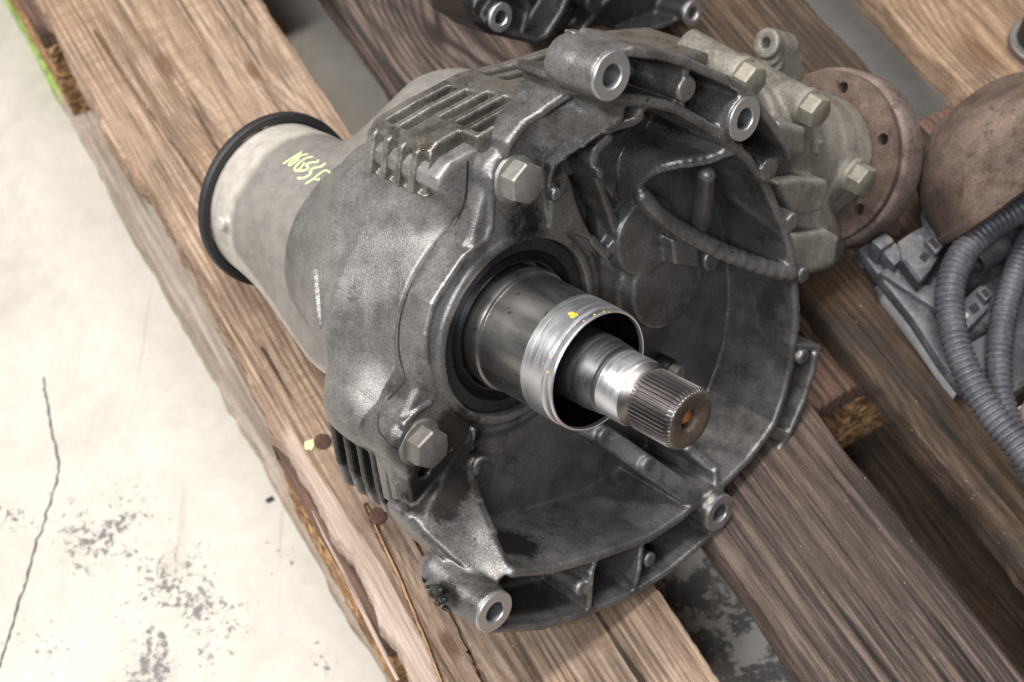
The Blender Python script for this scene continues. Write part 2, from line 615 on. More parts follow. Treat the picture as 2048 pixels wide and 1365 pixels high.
        val = np.stack([D[I[:, 0] + i, I[:, 1] + j, I[:, 2] + k] for i, j, k in offs], 1)
        acc = np.zeros((len(I), 3))
        num = np.zeros(len(I))
        O = np.array(offs, float)
        for a in range(8):
            for b in range(a + 1, 8):
                if np.abs(O[a] - O[b]).sum() != 1:
                    continue
                va, vb = val[:, a], val[:, b]
                m = (va < 0) != (vb < 0)
                t = np.where(m, va / np.where(m, va - vb, 1), 0)
                acc += np.where(m[:, None], O[a] + t[:, None] * (O[b] - O[a]), 0)
                num += m
        V = self.lo + (I + acc / num[:, None]) * self.h
        quads = []
        for ax in range(3):
            o1, o2 = [(1, 2), (2, 0), (0, 1)][ax]
            sl0 = [slice(None)] * 3
            sl1 = [slice(None)] * 3
            sl0[ax], sl1[ax] = slice(0, -1), slice(1, None)
            a, b = ins[tuple(sl0)], ins[tuple(sl1)]
            e = np.argwhere(a != b)
            e = e[(e[:, o1] > 0) & (e[:, o2] > 0) & (e[:, o1] < n[o1]) & (e[:, o2] < n[o2])]
            flip = a[e[:, 0], e[:, 1], e[:, 2]]
            q = []
            for d1, d2 in ((0, 0), (-1, 0), (-1, -1), (0, -1)):
                c = e.copy()
                c[:, o1] += d1
                c[:, o2] += d2
                q.append(idx[c[:, 0], c[:, 1], c[:, 2]])
            q = np.stack(q, 1)
            q[~flip] = q[~flip][:, ::-1]
            quads.append(q)
        Q = np.vstack(quads)
        Q = Q[(Q >= 0).all(1)]
        return mesh_np(name, V, Q)

def bvh_of(objs):
    out = []
    for o in objs:
        me = o.data
        v = np.empty(len(me.vertices) * 3, np.float32)
        me.vertices.foreach_get('co', v)
        out.append(BVHTree.FromPolygons([tuple(x) for x in v.reshape(-1, 3).tolist()], [tuple(p.vertices) for p in me.polygons]))
    return out
def hit(trees, x, y):
    """where the sight line through a photo pixel meets a part, in gearbox mm"""
    d = ray(x, y)
    d = Vector((d @ RV, d @ UV, d @ SV)).normalized()
    o = Vector(CAM_G) * .001
    best = None
    for t in trees:
        p, n, i, dist = t.ray_cast(o, d)
        if p is not None and (best is None or dist < best[2]):
            best = (np.array(p) * 1000, np.array(n), dist)
    return best
def stroke_mesh(name, trees, strokes, lift=.25):
    """flat paint or sealant laid on a surface; strokes = [(pixel path, width mm)]"""
    V, Q = [], []
    for path, w in strokes:
        pts = catmull(path, 5)
        H = [hit(trees, *p) for p in pts]
        H = [h for h in H if h is not None]
        if len(H) < 2:
            continue
        P = np.array([h[0] for h in H])
        Nn = np.array([h[1] if h[1] @ (CAM_G - h[0]) > 0 else -h[1] for h in H])
        n = len(P)
        T = np.gradient(P, axis=0)
        B = np.cross(T, Nn)
        B /= np.linalg.norm(B, axis=1)[:, None] + 1e-9
        base = len(V)
        for i in range(n):
            f = 1 if 0 < i < n - 1 else .55
            ww = w * f * (.85 + .3 * rng.rand())
            for o, l in ((-.5, -.3), (-.3, lift), (.3, lift), (.5, -.3)):
                V.append(P[i] + B[i] * o * ww + Nn[i] * l)
        for i in range(n - 1):
            for j in range(3):
                Q.append((base + i * 4 + j, base + i * 4 + j + 1, base + i * 4 + 4 + j + 1, base + i * 4 + 4 + j))
    return mesh_np(name, V, Q)

# ------------------------------------------------------------------ materials
GRIME_SHADE = [((-76, -41, -57), 30, 1.), ((-55, -36, -57), 24, .9), ((127, 62, -44), 30, 1.), ((100, 88, -44), 24, 1.), ((152, 28, -44), 30, 1.), ((-63, -89, -34), 26, .9), ((-113, -70, -22), 13, 1.),  # caked dirt on ear and arm; in the rim pockets, painted shade
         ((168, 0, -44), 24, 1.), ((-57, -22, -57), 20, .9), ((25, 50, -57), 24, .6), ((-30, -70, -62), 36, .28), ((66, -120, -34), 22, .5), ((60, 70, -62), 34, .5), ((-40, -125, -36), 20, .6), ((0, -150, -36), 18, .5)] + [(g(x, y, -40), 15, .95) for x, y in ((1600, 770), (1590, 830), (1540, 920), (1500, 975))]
M_BELL = cast_metal('cast_aluminium_oily', (.262, .252, .247), (.175, .168, .163), (.088, .083, .078), dirt=.42, rough=(.27, .50), metallic=.65, seed=.3, grime_shade=GRIME_SHADE)
M_CASE = cast_metal('cast_aluminium_dusty', (.315, .303, .292), (.215, .206, .197), (.118, .111, .104), edge_amt=.5, dirt=.35, rough=(.32, .54), metallic=.55, seed=1.7, grime_shade=[((-90, -45, -84), 26, 1.), ((-88, -40, -98), 30, 1.), ((-84, -38, -112), 30, 1.), ((-80, -36, -125), 26, .9)])  # blobs paint the dark of the gaps between the lower left ribs
M_OIL = plain('oil', (.75, .68, .52), .05, 0, .1, 200, .0)
M_OIL.node_tree.nodes['Principled BSDF'].inputs['Transmission Weight'].default_value = 1.
M_FIN = cast_metal('cast_aluminium_brown_film', (.285, .268, .238), (.185, .17, .146), (.09, .08, .063), dirt=.55, rough=(.25, .45), seed=2.9)
M_BEIGE = cast_metal('cast_aluminium_beige', (.33, .303, .26), (.20, .182, .154), (.085, .077, .063), edge_amt=.5, dirt=.45, rough=(.42, .65), metallic=.15, seed=4.1)
M_WASHER = steel('machined_face', (.56, .56, .57), .42, .25)
M_SLEEVE = steel('oily_steel', (.46, .445, .43), .30, .7, spots=(.16, .14, .10))
M_BRIGHT = steel('polished_steel', (.86, .86, .89), .33, .15, streak=True)
M_BORE = steel('dark_bore', (.05, .047, .045), .22, .6)  # near-black steel for the sleeve bore and its rollers
M_SHAFT = steel('ground_steel', (.20, .20, .21), .40, .35, streak=True)
M_SPLINE = steel('spline_steel', (.27, .245, .24), .36, .5)
M_SHAFTEND = rust('shaft_end_film', (.03, .024, .02), (.075, .055, .04), (.12, .085, .055), 120, .45)
M_BOLT = plain('zinc_bolt', (.25, .242, .22), .5, .45, .45, 300, .3)
M_BOLTD = plain('dirty_bolt', (.17, .155, .14), .5, .4, .5, 300, .3)
M_BOLTY = plain('passivated_bolt', (.26, .238, .19), .55, .25, .5, 260, .25)
M_RUBBER = plain('black_rubber', (.018, .018, .019), .55, 0, .4, 200, .15)
M_SEAL = plain('black_seal', (.012, .012, .013), .42, 0, .4, 300, .15)
M_RUSTD = rust('brown_rust', (.060, .040, .031), (.120, .081, .062), (.185, .130, .100), 110)
M_RUSTP = rust('pink_rust', (.095, .066, .055), (.185, .135, .113), (.27, .205, .175), 110)
M_NAIL = rust('nail_rust', (.06, .03, .022), (.13, .065, .05), (.20, .11, .09), 400)
M_BLACK = plain('black_sealant_and_shade', (.010, .009, .008), .5, 0, .3, 300, .3)  # also colours the plates and discs that stand for dark holes
M_PAINTG = plain('yellow_green_paint', (.68, .78, .34), .6, 0, .15, 400, .2)
M_PAINTY = plain('yellow_paint', (.80, .47, .05), .5, 0, .2, 500, .2)
M_ORANGE = rust('orange_rust_grease', (.20, .05, .015), (.50, .14, .035), (.62, .25, .09), 400, .3)

# ------------------------------------------------------------------ gearbox
gear = empty('gearbox', G_MAT, 'greasy grey aluminium gearbox with splined shaft and open bell housing, lying on the pallet', 'gearbox')
C0 = np.zeros(3)

B1, B2, B3, B4 = (g(1224, 153), g(1490, 239), g(1440, 1027), g(990, 1225))
BOLT1, BOLT2 = g(1026, 356, -58), g(838, 884, -58)
def gp(lst):
    return [g(*p) for p in lst]

INNER = [(1225, 196, -7), (1284, 203, -6), (1332, 212, -6), (1363, 221, -6), (1407, 247, -6), (1438, 267, -6), (1471, 295, -7),
         (1499, 317, -9), (1526, 355, -11), (1544, 391, -12), (1576, 466, -12), (1587, 509, -12), (1593, 560, -12), (1597, 620, -12),
         (1596, 660, -12), (1591, 689, -12), (1585, 736, -12), (1571, 795, -11), (1552, 851, -10), (1532, 881, -9), (1499, 923, -8),
         (1459, 963, -6), (1425, 990, -5), (1393, 1016, -6), (1364, 1039, -6), (1301, 1080, -6), (1197, 1117, -6), (1108, 1143, -6), (1030, 1150, -6)]
inner = gp(INNER)
LEFT = [(985, 1150, -20), (905, 1110, -45), (840, 1045, -62), (815, 940, -62), (800, 870, -62), (850, 800, -62), (856, 700, -62), (900, 560, -62), (975, 470, -62),
        (985, 350, -60), (1030, 320, -57), (1090, 275, -52), (1180, 225, -40)]
left = gp(LEFT)

V = Vol((-140, -192, -96), (172, 176, 5), 1.0)
floor_poly = [p[:2] for p in inner + left]
# closed back of the bell
V.prism(floor_poly, -71, -61, k=0, rd=1)
# body behind the seal and the two bolted ears
V.cyl((0, 0, -90), (0, 0, -58), 60.5, k=4, rd=5)
for bc in (BOLT1, BOLT2):
    V.cap2((0, 0), 50, bc, 16.5, -90, -59, k=5, rd=4)
    V.cyl((bc[0], bc[1], -88), (bc[0], bc[1], -58.5), 14, k=4, rd=1.5)
# recessed face, seal ring
V.cyl((0, 0, -70), (0, 0, -55.5), 53, k=3, rd=.8, r2=52)
V.wall([p for p in gp([(988, 357, -57), (985, 457, -57), (976, 481, -57), (930, 516, -57), (892, 572, -57), (868, 610, -57), (854, 671, -57), (856, 727, -57), (864, 754, -57), (872, 783, -57), (862, 808, -57), (836, 826, -57), (812, 851, -57)])], 3.2, -75, k=3, rd=1.2)
# dome boss right of the seal
c = g(1335, 560, -53)
V.cyl((c[0], c[1], -66), (c[0], c[1], -51), 30, k=3, rd=2, r2=28)
c2 = g(1290, 470, -53)
V.cyl((c2[0], c2[1], -66), (c2[0], c2[1], -51), 22, k=3, rd=2)
# inner wall of the bell
V.wall(inner, 5.2, -70, k=8, rd=2.1)
# outer wall, top
V.wall(gp([(1250, 108, -3), (1266, 105, -2), (1330, 113, -2)]), 4.6, -30, k=2, rd=1.6)
V.wall(gp([(1300, 109, -2), (1328, 113, -2), (1376, 126, -2), (1416, 144, -2), (1460, 163, -2), (1493, 185, -2), (1519, 212, -2), (1548, 249, -3), (1581, 297, -4), (1585, 312, -5)]), 4.6, -46, k=2, rd=1.6)
V.prism([p[:2] for p in gp([(1300, 114, -2), (1328, 115, -2), (1416, 146, -2), (1493, 187, -2), (1548, 251, -3), (1585, 312, -5), (1526, 345, -8), (1471, 295, -7), (1407, 247, -6), (1332, 212, -6), (1290, 205, -6)])], -58, -50, k=3)
V.prism([p[:2] for p in gp([(1250, 112, -2), (1310, 116, -2), (1320, 208, -6), (1245, 199, -6)])], -40, -33, k=3)
V.wall(gp([(1585, 312, -6), (1560, 322, -14), (1530, 335, -16), (1503, 322, -12)]), 4, -46, k=2)
V.wall(gp([(1372, 128, -3), (1376, 180, -7), (1362, 224, -6)]), 3.6, -46, k=3)
# outer wall, bottom and its pocket
obot = gp([(985, 1262, -3), (1026, 1260, -3), (1086, 1256, -3), (1171, 1233, -3), (1271, 1189, -3), (1345, 1141, -3), (1393, 1100, -3), (1436, 1062, -3)])
V.wall(obot, 4.2, -44, k=2, rd=1.6)
V.prism([p[:2] for p in gp([(990, 1255, -3), (1086, 1254, -3), (1171, 1231, -3), (1271, 1187, -3), (1345, 1139, -3), (1430, 1065, -3), (1400, 1012, -6), (1301, 1080, -6), (1197, 1117, -6), (1108, 1143, -6), (1020, 1155, -6)])], -52, -40, k=3)
V.wall(gp([(1196, 1120, -8), (1186, 1150, -4), (1180, 1228, -4)]), 3.2, -44, k=4)
V.wall(gp([(1286, 1090, -7), (1281, 1140, -4), (1270, 1188, -3)]), 3.2, -44, k=4)
# outer wall, right
oright = gp([(1470, 1030, -9), (1482, 1012, -9), (1522, 960, -9), (1565, 900, -9), (1585, 864, -9), (1611, 805, -9), (1630, 745, -9), (1635, 712, -10), (1640, 700, -12)])
V.wall(oright, 4.8, -50, k=2, rd=2)
V.prism([p[:2] for p in gp([(1460, 1020, -7), (1522, 958, -7), (1585, 862, -7), (1632, 730, -8), (1638, 702, -10), (1596, 690, -12), (1585, 736, -12), (1552, 851, -10), (1499, 923, -8), (1440, 980, -6)])], -60, -48, k=3)
V.wall(gp([(1596, 695, -13), (1640, 698, -12)]), 4, -52, k=2)
c = g(1604, 714, -12)
V.cyl((c[0], c[1], -45), (c[0], c[1], -10), 4.6, k=2)
V.wall(gp([(1545, 862, -11), (1575, 880, -10)]), 7, -50, k=3)
# small ejector bosses
for x, y, s, r in ((1376, 180, -4, 6.2), (1166, 1180, -6, 4.4), (1302, 1122, -6, 4.4), (1541, 341, -8, 6.5), (1588, 445, -12, 5.2), (1610, 552, -14, 5), (1200, 349, -44, 3.6), (1116, 391, -52, 3.4), (965, 934, -49, 5.4)):
    c = g(x, y, s)
    V.cyl((c[0], c[1], -62), (c[0], c[1], s), r, k=2.4, rd=.7)
# bosses for the mounting bolts
for c, ln in ((B1, 31), (B2, 40), (B3, 46), (B4, 40)):
    V.cyl((c[0], c[1], -ln), (c[0], c[1], -.9), 11.4, k=4, rd=.8)
V.cone((B1[0], B1[1], -20), (B1[0] + 1, B1[1] - 1, -26), 11, 12, k=3)
V.cone((B4[0], B4[1], -18), (B4[0] + 1, B4[1] + 2, -40), 11.4, 12.5, k=3)
# upper arm
arm = [(1015, 312, -58), (1026, 290, -57), (1054, 250, -55), (1092, 226, -51), (1144, 193, -42), (1200, 188, -20), (1236, 205, -9), (1241, 237, -16), (1213, 261, -26), (1171, 290, -38), (1131, 316, -49), (1112, 332, -53), (1105, 356, -56), (1103, 389, -57), (1060, 345, -59)]
armi = [(1075, 290, -57), (1120, 260, -47), (1170, 235, -33)]
V.sheet(gp(arm + armi), gp(arm), 9, k=4, full=-76)
V.wall(gp([(1013, 318, -57), (1024, 288, -54), (1054, 249, -51), (1092, 225, -47), (1144, 190, -38), (1175, 187, -27)]), 5, -69, k=4, rd=2)
V.wall(gp([(1241, 237, -17), (1213, 261, -25), (1171, 290, -35), (1131, 316, -46), (1112, 332, -50), (1105, 356, -53), (1103, 389, -56), (1101, 430, -57), (1101, 466, -57)]), 4, -66, k=3, rd=1.4)
# small ribs in the upper pocket
V.sheet(gp([(1236, 198, -8), (1290, 203, -7), (1290, 240, -12), (1270, 254, -17), (1243, 262, -21), (1213, 272, -27), (1213, 262, -25), (1241, 237, -15)]),
        gp([(1232, 196, -8), (1294, 203, -7), (1291, 240, -12), (1271, 254, -17), (1243, 263, -21), (1214, 273, -27), (1206, 262, -27), (1236, 237, -15)]), 6, k=3, rd=1.8, full=-66)
V.prism([p[:2] for p in gp([(1249, 212, -12), (1273, 211, -12), (1270, 234, -14), (1249, 243, -16)])], -40, 0, k=1.2, rd=1.5, cut=True)
V.prism([p[:2] for p in gp([(1103, 395, -55), (1108, 345, -55), (1128, 322, -55), (1140, 350, -55), (1160, 420, -55), (1190, 484, -55), (1150, 470, -55), (1101, 466, -55)])], -70, -55, k=2, rd=1.4)
V.prism([p[:2] for p in gp([(1213, 275, -57), (1256, 262, -57), (1248, 330, -57), (1228, 400, -57), (1205, 372, -57), (1190, 320, -57)])], -70, -57, k=2, rd=1.4)
V.wall(gp([(1222, 278, -42), (1196, 302, -46), (1187, 340, -47), (1203, 375, -50), (1222, 425, -53), (1236, 462, -54)]), 6, -70, k=3, rd=1.8)
V.wall(gp([(1188, 482, -55), (1215, 512, -55), (1240, 470, -54)]), 5, -66, k=3)
# S-shaped web under the rim
V.wall([g(*q) for q in catmull([(1482, 300, -8), (1455, 307, -10), (1427, 319, -15), (1372, 328, -22), (1334, 336, -29), (1306, 349, -36), (1286, 370, -43), (1272, 400, -50)], 3)], 6.2, -68, k=5, rd=2.2)
# rounded rib sweeping to the right wall
V.tube([g(*p) for p in catmull([(1285, 392, -44), (1310, 422, -42), (1350, 455, -39), (1400, 482, -35), (1460, 510, -29), (1520, 532, -22), (1578, 548, -15)], 3)], 4.6, k=2)
V.wall(gp([(1300, 420, -48), (1350, 462, -45), (1400, 488, -41), (1460, 516, -36), (1540, 545, -24)]), 4, -66, k=2)
# block, stub and pin beside the rib
V.prism([p[:2] for p in gp([(1345, 480, -42), (1395, 478, -42), (1402, 535, -42), (1350, 530, -42)])], -64, -42, k=3)
c = g(1424, 520, -42)
V.cyl((c[0], c[1], -64), (c[0], c[1], -41), 6.6, k=2)
V.cone(g(1413, 350, -24), g(1402, 445, -44), 4.6, 5.6, k=1.5)
# inner wall of the triangular pocket
V.sheet(gp([(1480, 305, -11), (1526, 357, -13), (1576, 468, -14), (1583, 540, -15), (1470, 390, -40), (1530, 480, -38), (1440, 340, -34)]),
        gp([(1480, 305, -11), (1526, 357, -13), (1560, 425, -14), (1580, 480, -14), (1583, 540, -15), (1530, 490, -38), (1475, 410, -40), (1440, 330, -30)]), 6, k=4)
# twin ribs to the lower right boss
V.wall(gp([(1165, 850, -52), (1215, 876, -42), (1300, 935, -24), (1393, 1000, -7)]), 11.5, -66, k=4, rd=2.4)
V.wall(gp([(1300, 850, -40), (1382, 902, -22), (1436, 946, -9), (1440, 985, -5)]), 5.4, -66, k=4, rd=2)
# lower left arm to the foot boss
arm2 = [(952, 858, -55), (940, 900, -54), (948, 930, -52), (952, 963, -49), (964, 1010, -39), (991, 1072, -26), (1023, 1135, -9), (1010, 1165, -6), (985, 1175, -10), (913, 1123, -26), (851, 1065, -41), (830, 1038, -48), (848, 1026, -48), (890, 947, -55), (913, 908, -56)]
V.sheet(gp(arm2 + [(915, 1020, -42), (950, 1080, -30)]), gp(arm2), 9, k=3, rd=1.6, full=-66)
V.wall(gp([(950, 862, -54), (946, 900, -54)]), 3, -64, k=3)
V.wall(gp([(952, 965, -50), (964, 1010, -40), (991, 1072, -27), (1021, 1137, -9)]), 6, -64, k=3, rd=2.6)
V.prism([p[:2] for p in gp([(812, 851, -57), (880, 850, -57), (955, 860, -57), (940, 910, -57), (895, 950, -57), (848, 1032, -57), (830, 1040, -57), (815, 960, -57), (800, 880, -57)])], -84, -57, k=3, rd=1.2)
V.wall(gp([(830, 1040, -50), (851, 1067, -44), (913, 1126, -30), (985, 1178, -16)]), 6, -70, k=4, rd=2)
# deep channel beside the arm
V.prism([p[:2] for p in gp([(1142, 322, -50), (1172, 322, -50), (1178, 352, -52), (1194, 390, -54), (1216, 440, -54), (1214, 490, -55), (1196, 472, -55), (1168, 412, -54), (1148, 352, -52)])], -77, -44, k=1.5, rd=1.2, cut=True)
# cuts: bore, bolt holes, small holes
V.cyl((0, 0, -80), (0, 0, -40), 47.5, k=.8, rd=.5, cut=True)
for c in (B1, B2, B3, B4):
    V.cyl((c[0], c[1], -38), (c[0], c[1], 6), 5.7, k=.8, rd=.3, cut=True)
c = g(850, 944, -57)
V.cyl((c[0], c[1], -75), (c[0], c[1], -50), 3.2, k=.8, rd=.3, cut=True)
c = g(974, 941, -48)
V.cyl((c[0], c[1], -57), (c[0], c[1], -40), 3.6, k=.8, rd=.3, cut=True)
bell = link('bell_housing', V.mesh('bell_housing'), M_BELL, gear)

# main case ------------------------------------------------------------
OUT = gdir(.65, -.02, .757)          # output axis, towards the brake flange
OUT[2] = 0
OUT /= np.linalg.norm(OUT)
DISC = g(1652, 316, -75)
V = Vol((-122, -118, -206), (235, 112, -62), 1.25)
prof_s = np.array([-200, -187, -186, -160, -130, -122, -110, -84, -80])
prof_r = np.array([51, 51.4, 52, 54.5, 59.5, 62, 61.5, 60.8, 60.5])
def barrel(X, Y, Z):
    q = np.sqrt(X ** 2 + Y ** 2)
    d1 = q - np.interp(Z, prof_s, prof_r).astype(np.float32)
    return np.maximum(d1, np.maximum(-186.5 - Z, Z + 80))
V.op((-65, -65, -200), (65, 65, -76), barrel, 0)
def barrel_low(X, Y, Z):
    o = np.interp(Z, [-187, -155, -135, -120, -104, -84], [0, 7, 13, 14, 9, 0]).astype(np.float32)
    d1 = np.sqrt((X + .93 * o) ** 2 + (Y + .36 * o) ** 2) - np.interp(Z, prof_s, prof_r).astype(np.float32)
    return np.maximum(d1, np.maximum(-186.5 - Z, Z + 80))
V.op((-95, -80, -200), (65, 65, -76), barrel_low, 3)
for bc in (BOLT1, BOLT2):
    V.cone((bc[0] * .3, bc[1] * .3, -128), (bc[0] * .86, bc[1] * .86, -98), 34, 24, k=12, smax=-79)
    V.cap2((0, 0), 52, bc, 17, -124, -78, k=12, rd=15)
# body of the angle drive
V.cone((20, 0, -124), (195, -50, -122), 55, 50, k=12, smax=-74)
V.cone((10, 34, -138), (19, 64, -98), 45, 29, k=14, smax=-79)
V.prism([(-6, 90), (-3, 95), (6, 98), (24, 94), (60, 84), (60, 60), (20, 70), (0, 70)], -125, -70, k=8, rd=3)
# cooling ribs at the lower left
for i in range(5):
    s = -76 - i * 11.5
    V.prism([(-50, 10), (-76, -4), (-86, -16), (-95, -50), (-97, -66), (-90, -78), (-40, -78), (0, -60)], s - 2, s + 2, k=3, rd=1.2)
V.cone((-12, -12, -112), (-30, -40, -104), 38, 20, k=6, smax=-80)
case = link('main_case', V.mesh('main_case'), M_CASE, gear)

V = Vol((-20, -30, -132), (222, 112, -62), 1.1)
V.prism([(-11, 85), (-6, 93), (0, 102), (8, 105), (28, 102), (32, 101), (32, 68), (20, 66)], -127, -79, k=0, rd=2.5)
V.prism([(22, 64), (22, 102.6), (28, 102), (60, 96), (85, 85), (118, 73), (150, 62), (185, 42), (212, 8), (200, -20), (100, 30), (40, 58)], -127, -66, k=1, rd=2.5)
# cooling ribs on the top: pockets cut between them
for (xl, yl), (xr, yr), s in (((951, 274), (1054, 209), -72), ((919, 258), (1029, 193), -83), ((883, 245), (993, 184), -94), ((809, 271), (951, 180), -105), ((777, 251), (916, 171), -116)):
    a, b = g(xl, yl, s), g(xr, yr, s)
    V.prism([(a[0], a[1] + 12), (a[0] + 3, a[1] - 13), (b[0] - 6, b[1] - 13), (b[0], b[1] + 12)], s - 3.2, s + 3.2, k=1., rd=.8, cut=True)
    b = b + np.array([16, -7, 0])
    V.prism([(b[0], b[1] + 14), (b[0] + 2, b[1] - 12), (b[0] + 46, b[1] - 26), (b[0] + 60, b[1] + 5)], s - 3.2, s + 3.2, k=1., rd=.8, cut=True)
for s in (-116, -105, -94, -83):
    V.prism([(-18, 84), (-5, 84), (2, 96), (2, 112), (-14, 108)], s - 3.4, s + 3.4, k=1., rd=.8, cut=True)
link('cooling_ribs', V.mesh('cooling_ribs'), M_FIN, case)

# rear tube ----------------------------------------------------------------
V = Vol((-84, -90, -280), (130, 100, -130), 1.6)
prof2s = np.array([-284, -262, -240, -200, -160.])
prof2r = np.array([47.6, 47.4, 47, 47.4, 49.])
def tube_f(X, Y, Z):
    return np.maximum(np.sqrt(X ** 2 + Y ** 2) - np.interp(Z, prof2s, prof2r).astype(np.float32), np.maximum(-272 - Z, Z + 140))
V.op((-60, -60, -290), (60, 60, -140), tube_f, 0)
V.cone((0, -2, -246), (-18, -26, -172), 46, 45, k=8)
V.cone((24, 4, -205), (64, 22, -165), 36, 50, k=10)
q = g(446, 447, -252)
q2 = q * np.array([.97, .97, 1])
V.cyl(q * np.array([.9, .9, 1]), q * np.array([1.06, 1.06, 1]), 4.6, k=.8, rd=.8)
tube = link('rear_tube', V.mesh('rear_tube'), None, gear)
lathe = lathe_bm([(46, -274), (52.4, -274), (53.6, -272.8), (53.6, -269), (52.8, -268), (49.2, -268), (48.4, -269)], 96, closed=True)
ring = link('rubber_ring', bm_mesh('rubber_ring', lathe, angle=40), M_RUBBER, gear)

# shaft, sleeve, seal ---------------------------------------------------------
sl = lathe_bm([(24.2, -70), (31.0, -70), (31.0, -58), (32.6, -57), (33.0, -54), (32.4, -51.6), (31.2, -51), (31.0, -20.2)], 128)
sleeve = link('shaft_sleeve', bm_mesh('shaft_sleeve', sl, angle=40), M_SLEEVE, gear)
sb = lathe_bm([(31.0, -20.2), (31.5, -20), (31.5, -5.6), (30.8, -5), (30.8, -3.4), (31.2, -2.8), (31.2, .2), (30.6, .9), (29.9, .8), (29.6, -1.2)], 128)
link('sleeve_collar', bm_mesh('sleeve_collar', sb, angle=35), M_BRIGHT, sleeve)
sb = lathe_bm([(29.6, -1.2), (29.3, -8), (28.6, -9), (28.6, -30), (25.6, -31), (25.6, -69)], 96)
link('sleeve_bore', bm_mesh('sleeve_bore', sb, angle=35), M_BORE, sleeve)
# needle rollers seen inside the sleeve
nb = bmesh.new()
for i in range(40):
    a = 2 * math.pi * i / 40
    lathe_bm([(0, -36), (1.3, -36), (1.5, -35), (1.5, -20), (1.2, -19.3), (0, -19)], 10, (26.9 * math.cos(a), 26.9 * math.sin(a), 0), (0, 0, 1), bm=nb)
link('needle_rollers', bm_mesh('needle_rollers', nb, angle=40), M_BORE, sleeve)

sh = lathe_bm([(18.4, -66), (18.4, 2), (17.8, 8), (17.3, 12.5), (16.1, 13.2), (16.1, 14.2), (16.7, 15)], 96)
shaft = link('splined_shaft', bm_mesh('splined_shaft', sh, angle=40), M_SHAFT, gear)
sh = lathe_bm([(16.7, 15), (16.8, 27), (16.2, 29)], 96)
link('bearing_journal', bm_mesh('bearing_journal', sh, angle=40), M_BRIGHT, shaft)
sh = lathe_bm([(16.2, 29), (14.6, 31.5), (14.2, 33), (14.2, 36)], 96)
link('shaft_neck', bm_mesh('shaft_neck', sh, angle=40), M_SPLINE, shaft)
bm = bmesh.new()
teeth = 46
prof = []
for i in range(teeth):
    a0 = 2 * math.pi * i / teeth
    w = 2 * math.pi / teeth
    for f, r in ((0, 13.9), (.22, 13.9), (.36, 15.6), (.64, 15.6), (.78, 13.9)):
        prof.append((a0 + f * w, r))
def spring(s, scale, cap):
    return [bm.verts.new((min(r, cap) * scale * math.cos(a), min(r, cap) * scale * math.sin(a), s)) for a, r in prof]
rings = [spring(33, .98, 14.0), spring(35.5, 1, 15.6), spring(57.2, 1, 15.6), spring(59.3, 1, 14.2), spring(59.8, .98, 14.)]
n = len(prof)
for a, b in zip(rings, rings[1:]):
    for i in range(n):
        bm.faces.new((a[i], a[(i + 1) % n], b[(i + 1) % n], b[i]))
link('splines', bm_mesh('splines', bm, angle=28), M_SPLINE, shaft)
se = lathe_bm([(13.75, 59.75), (13.2, 60.3), (11, 60.4), (9.6, 60.0), (6.6, 59.9), (5.2, 59.0), (4.6, 57.2), (4.4, 52), (0, 51)], 72)
link('shaft_end', bm_mesh('shaft_end', se, angle=50), M_SHAFTEND, shaft)
gr = lathe_bm([(4.4, 55.5), (4.0, 56.6), (2.8, 57.6), (1.4, 58.1), (0, 58.2)], 32, (.5, .9, 0))
link('rust_plug', bm_mesh('rust_plug', gr, smooth=True), M_ORANGE, shaft)

sp = [(47.6, -70), (47.6, -60.2), (46.6, -59.4), (40.5, -59.6), (40.0, -62.5), (38.2, -64.5), (36.6, -63.2), (35.2, -60.4), (34.0, -60.6), (33.3, -63), (33.0, -68)]
seal = link('shaft_seal', bm_mesh('shaft_seal', lathe_bm(sp, 120), angle=40), M_SEAL, gear)
# short moulded ticks on the seal face
tb = bmesh.new()
for i in range(22):
    a = 2 * math.pi * i / 22 + .1
    Mx = Matrix.Rotation(a, 3, 'Z')
    box_bm((41.2, -.25, -60), (45.8, .25, -59.15), tb, Mx)
link('seal_ticks', bm_mesh('seal_ticks', tb), M_BLACK, seal)

# machined washer faces on the mounting bosses --------------------------------
for c in (B1, B2, B3, B4):
    w = lathe_bm([(5.5, -30), (5.5, -.4), (6.0, .25), (10.7, .25), (11.2, -.3), (11.2, -1.4)], 56, (c[0], c[1], 0))
    link('machined_face', bm_mesh('machined_face', w, angle=30), M_WASHER, gear)

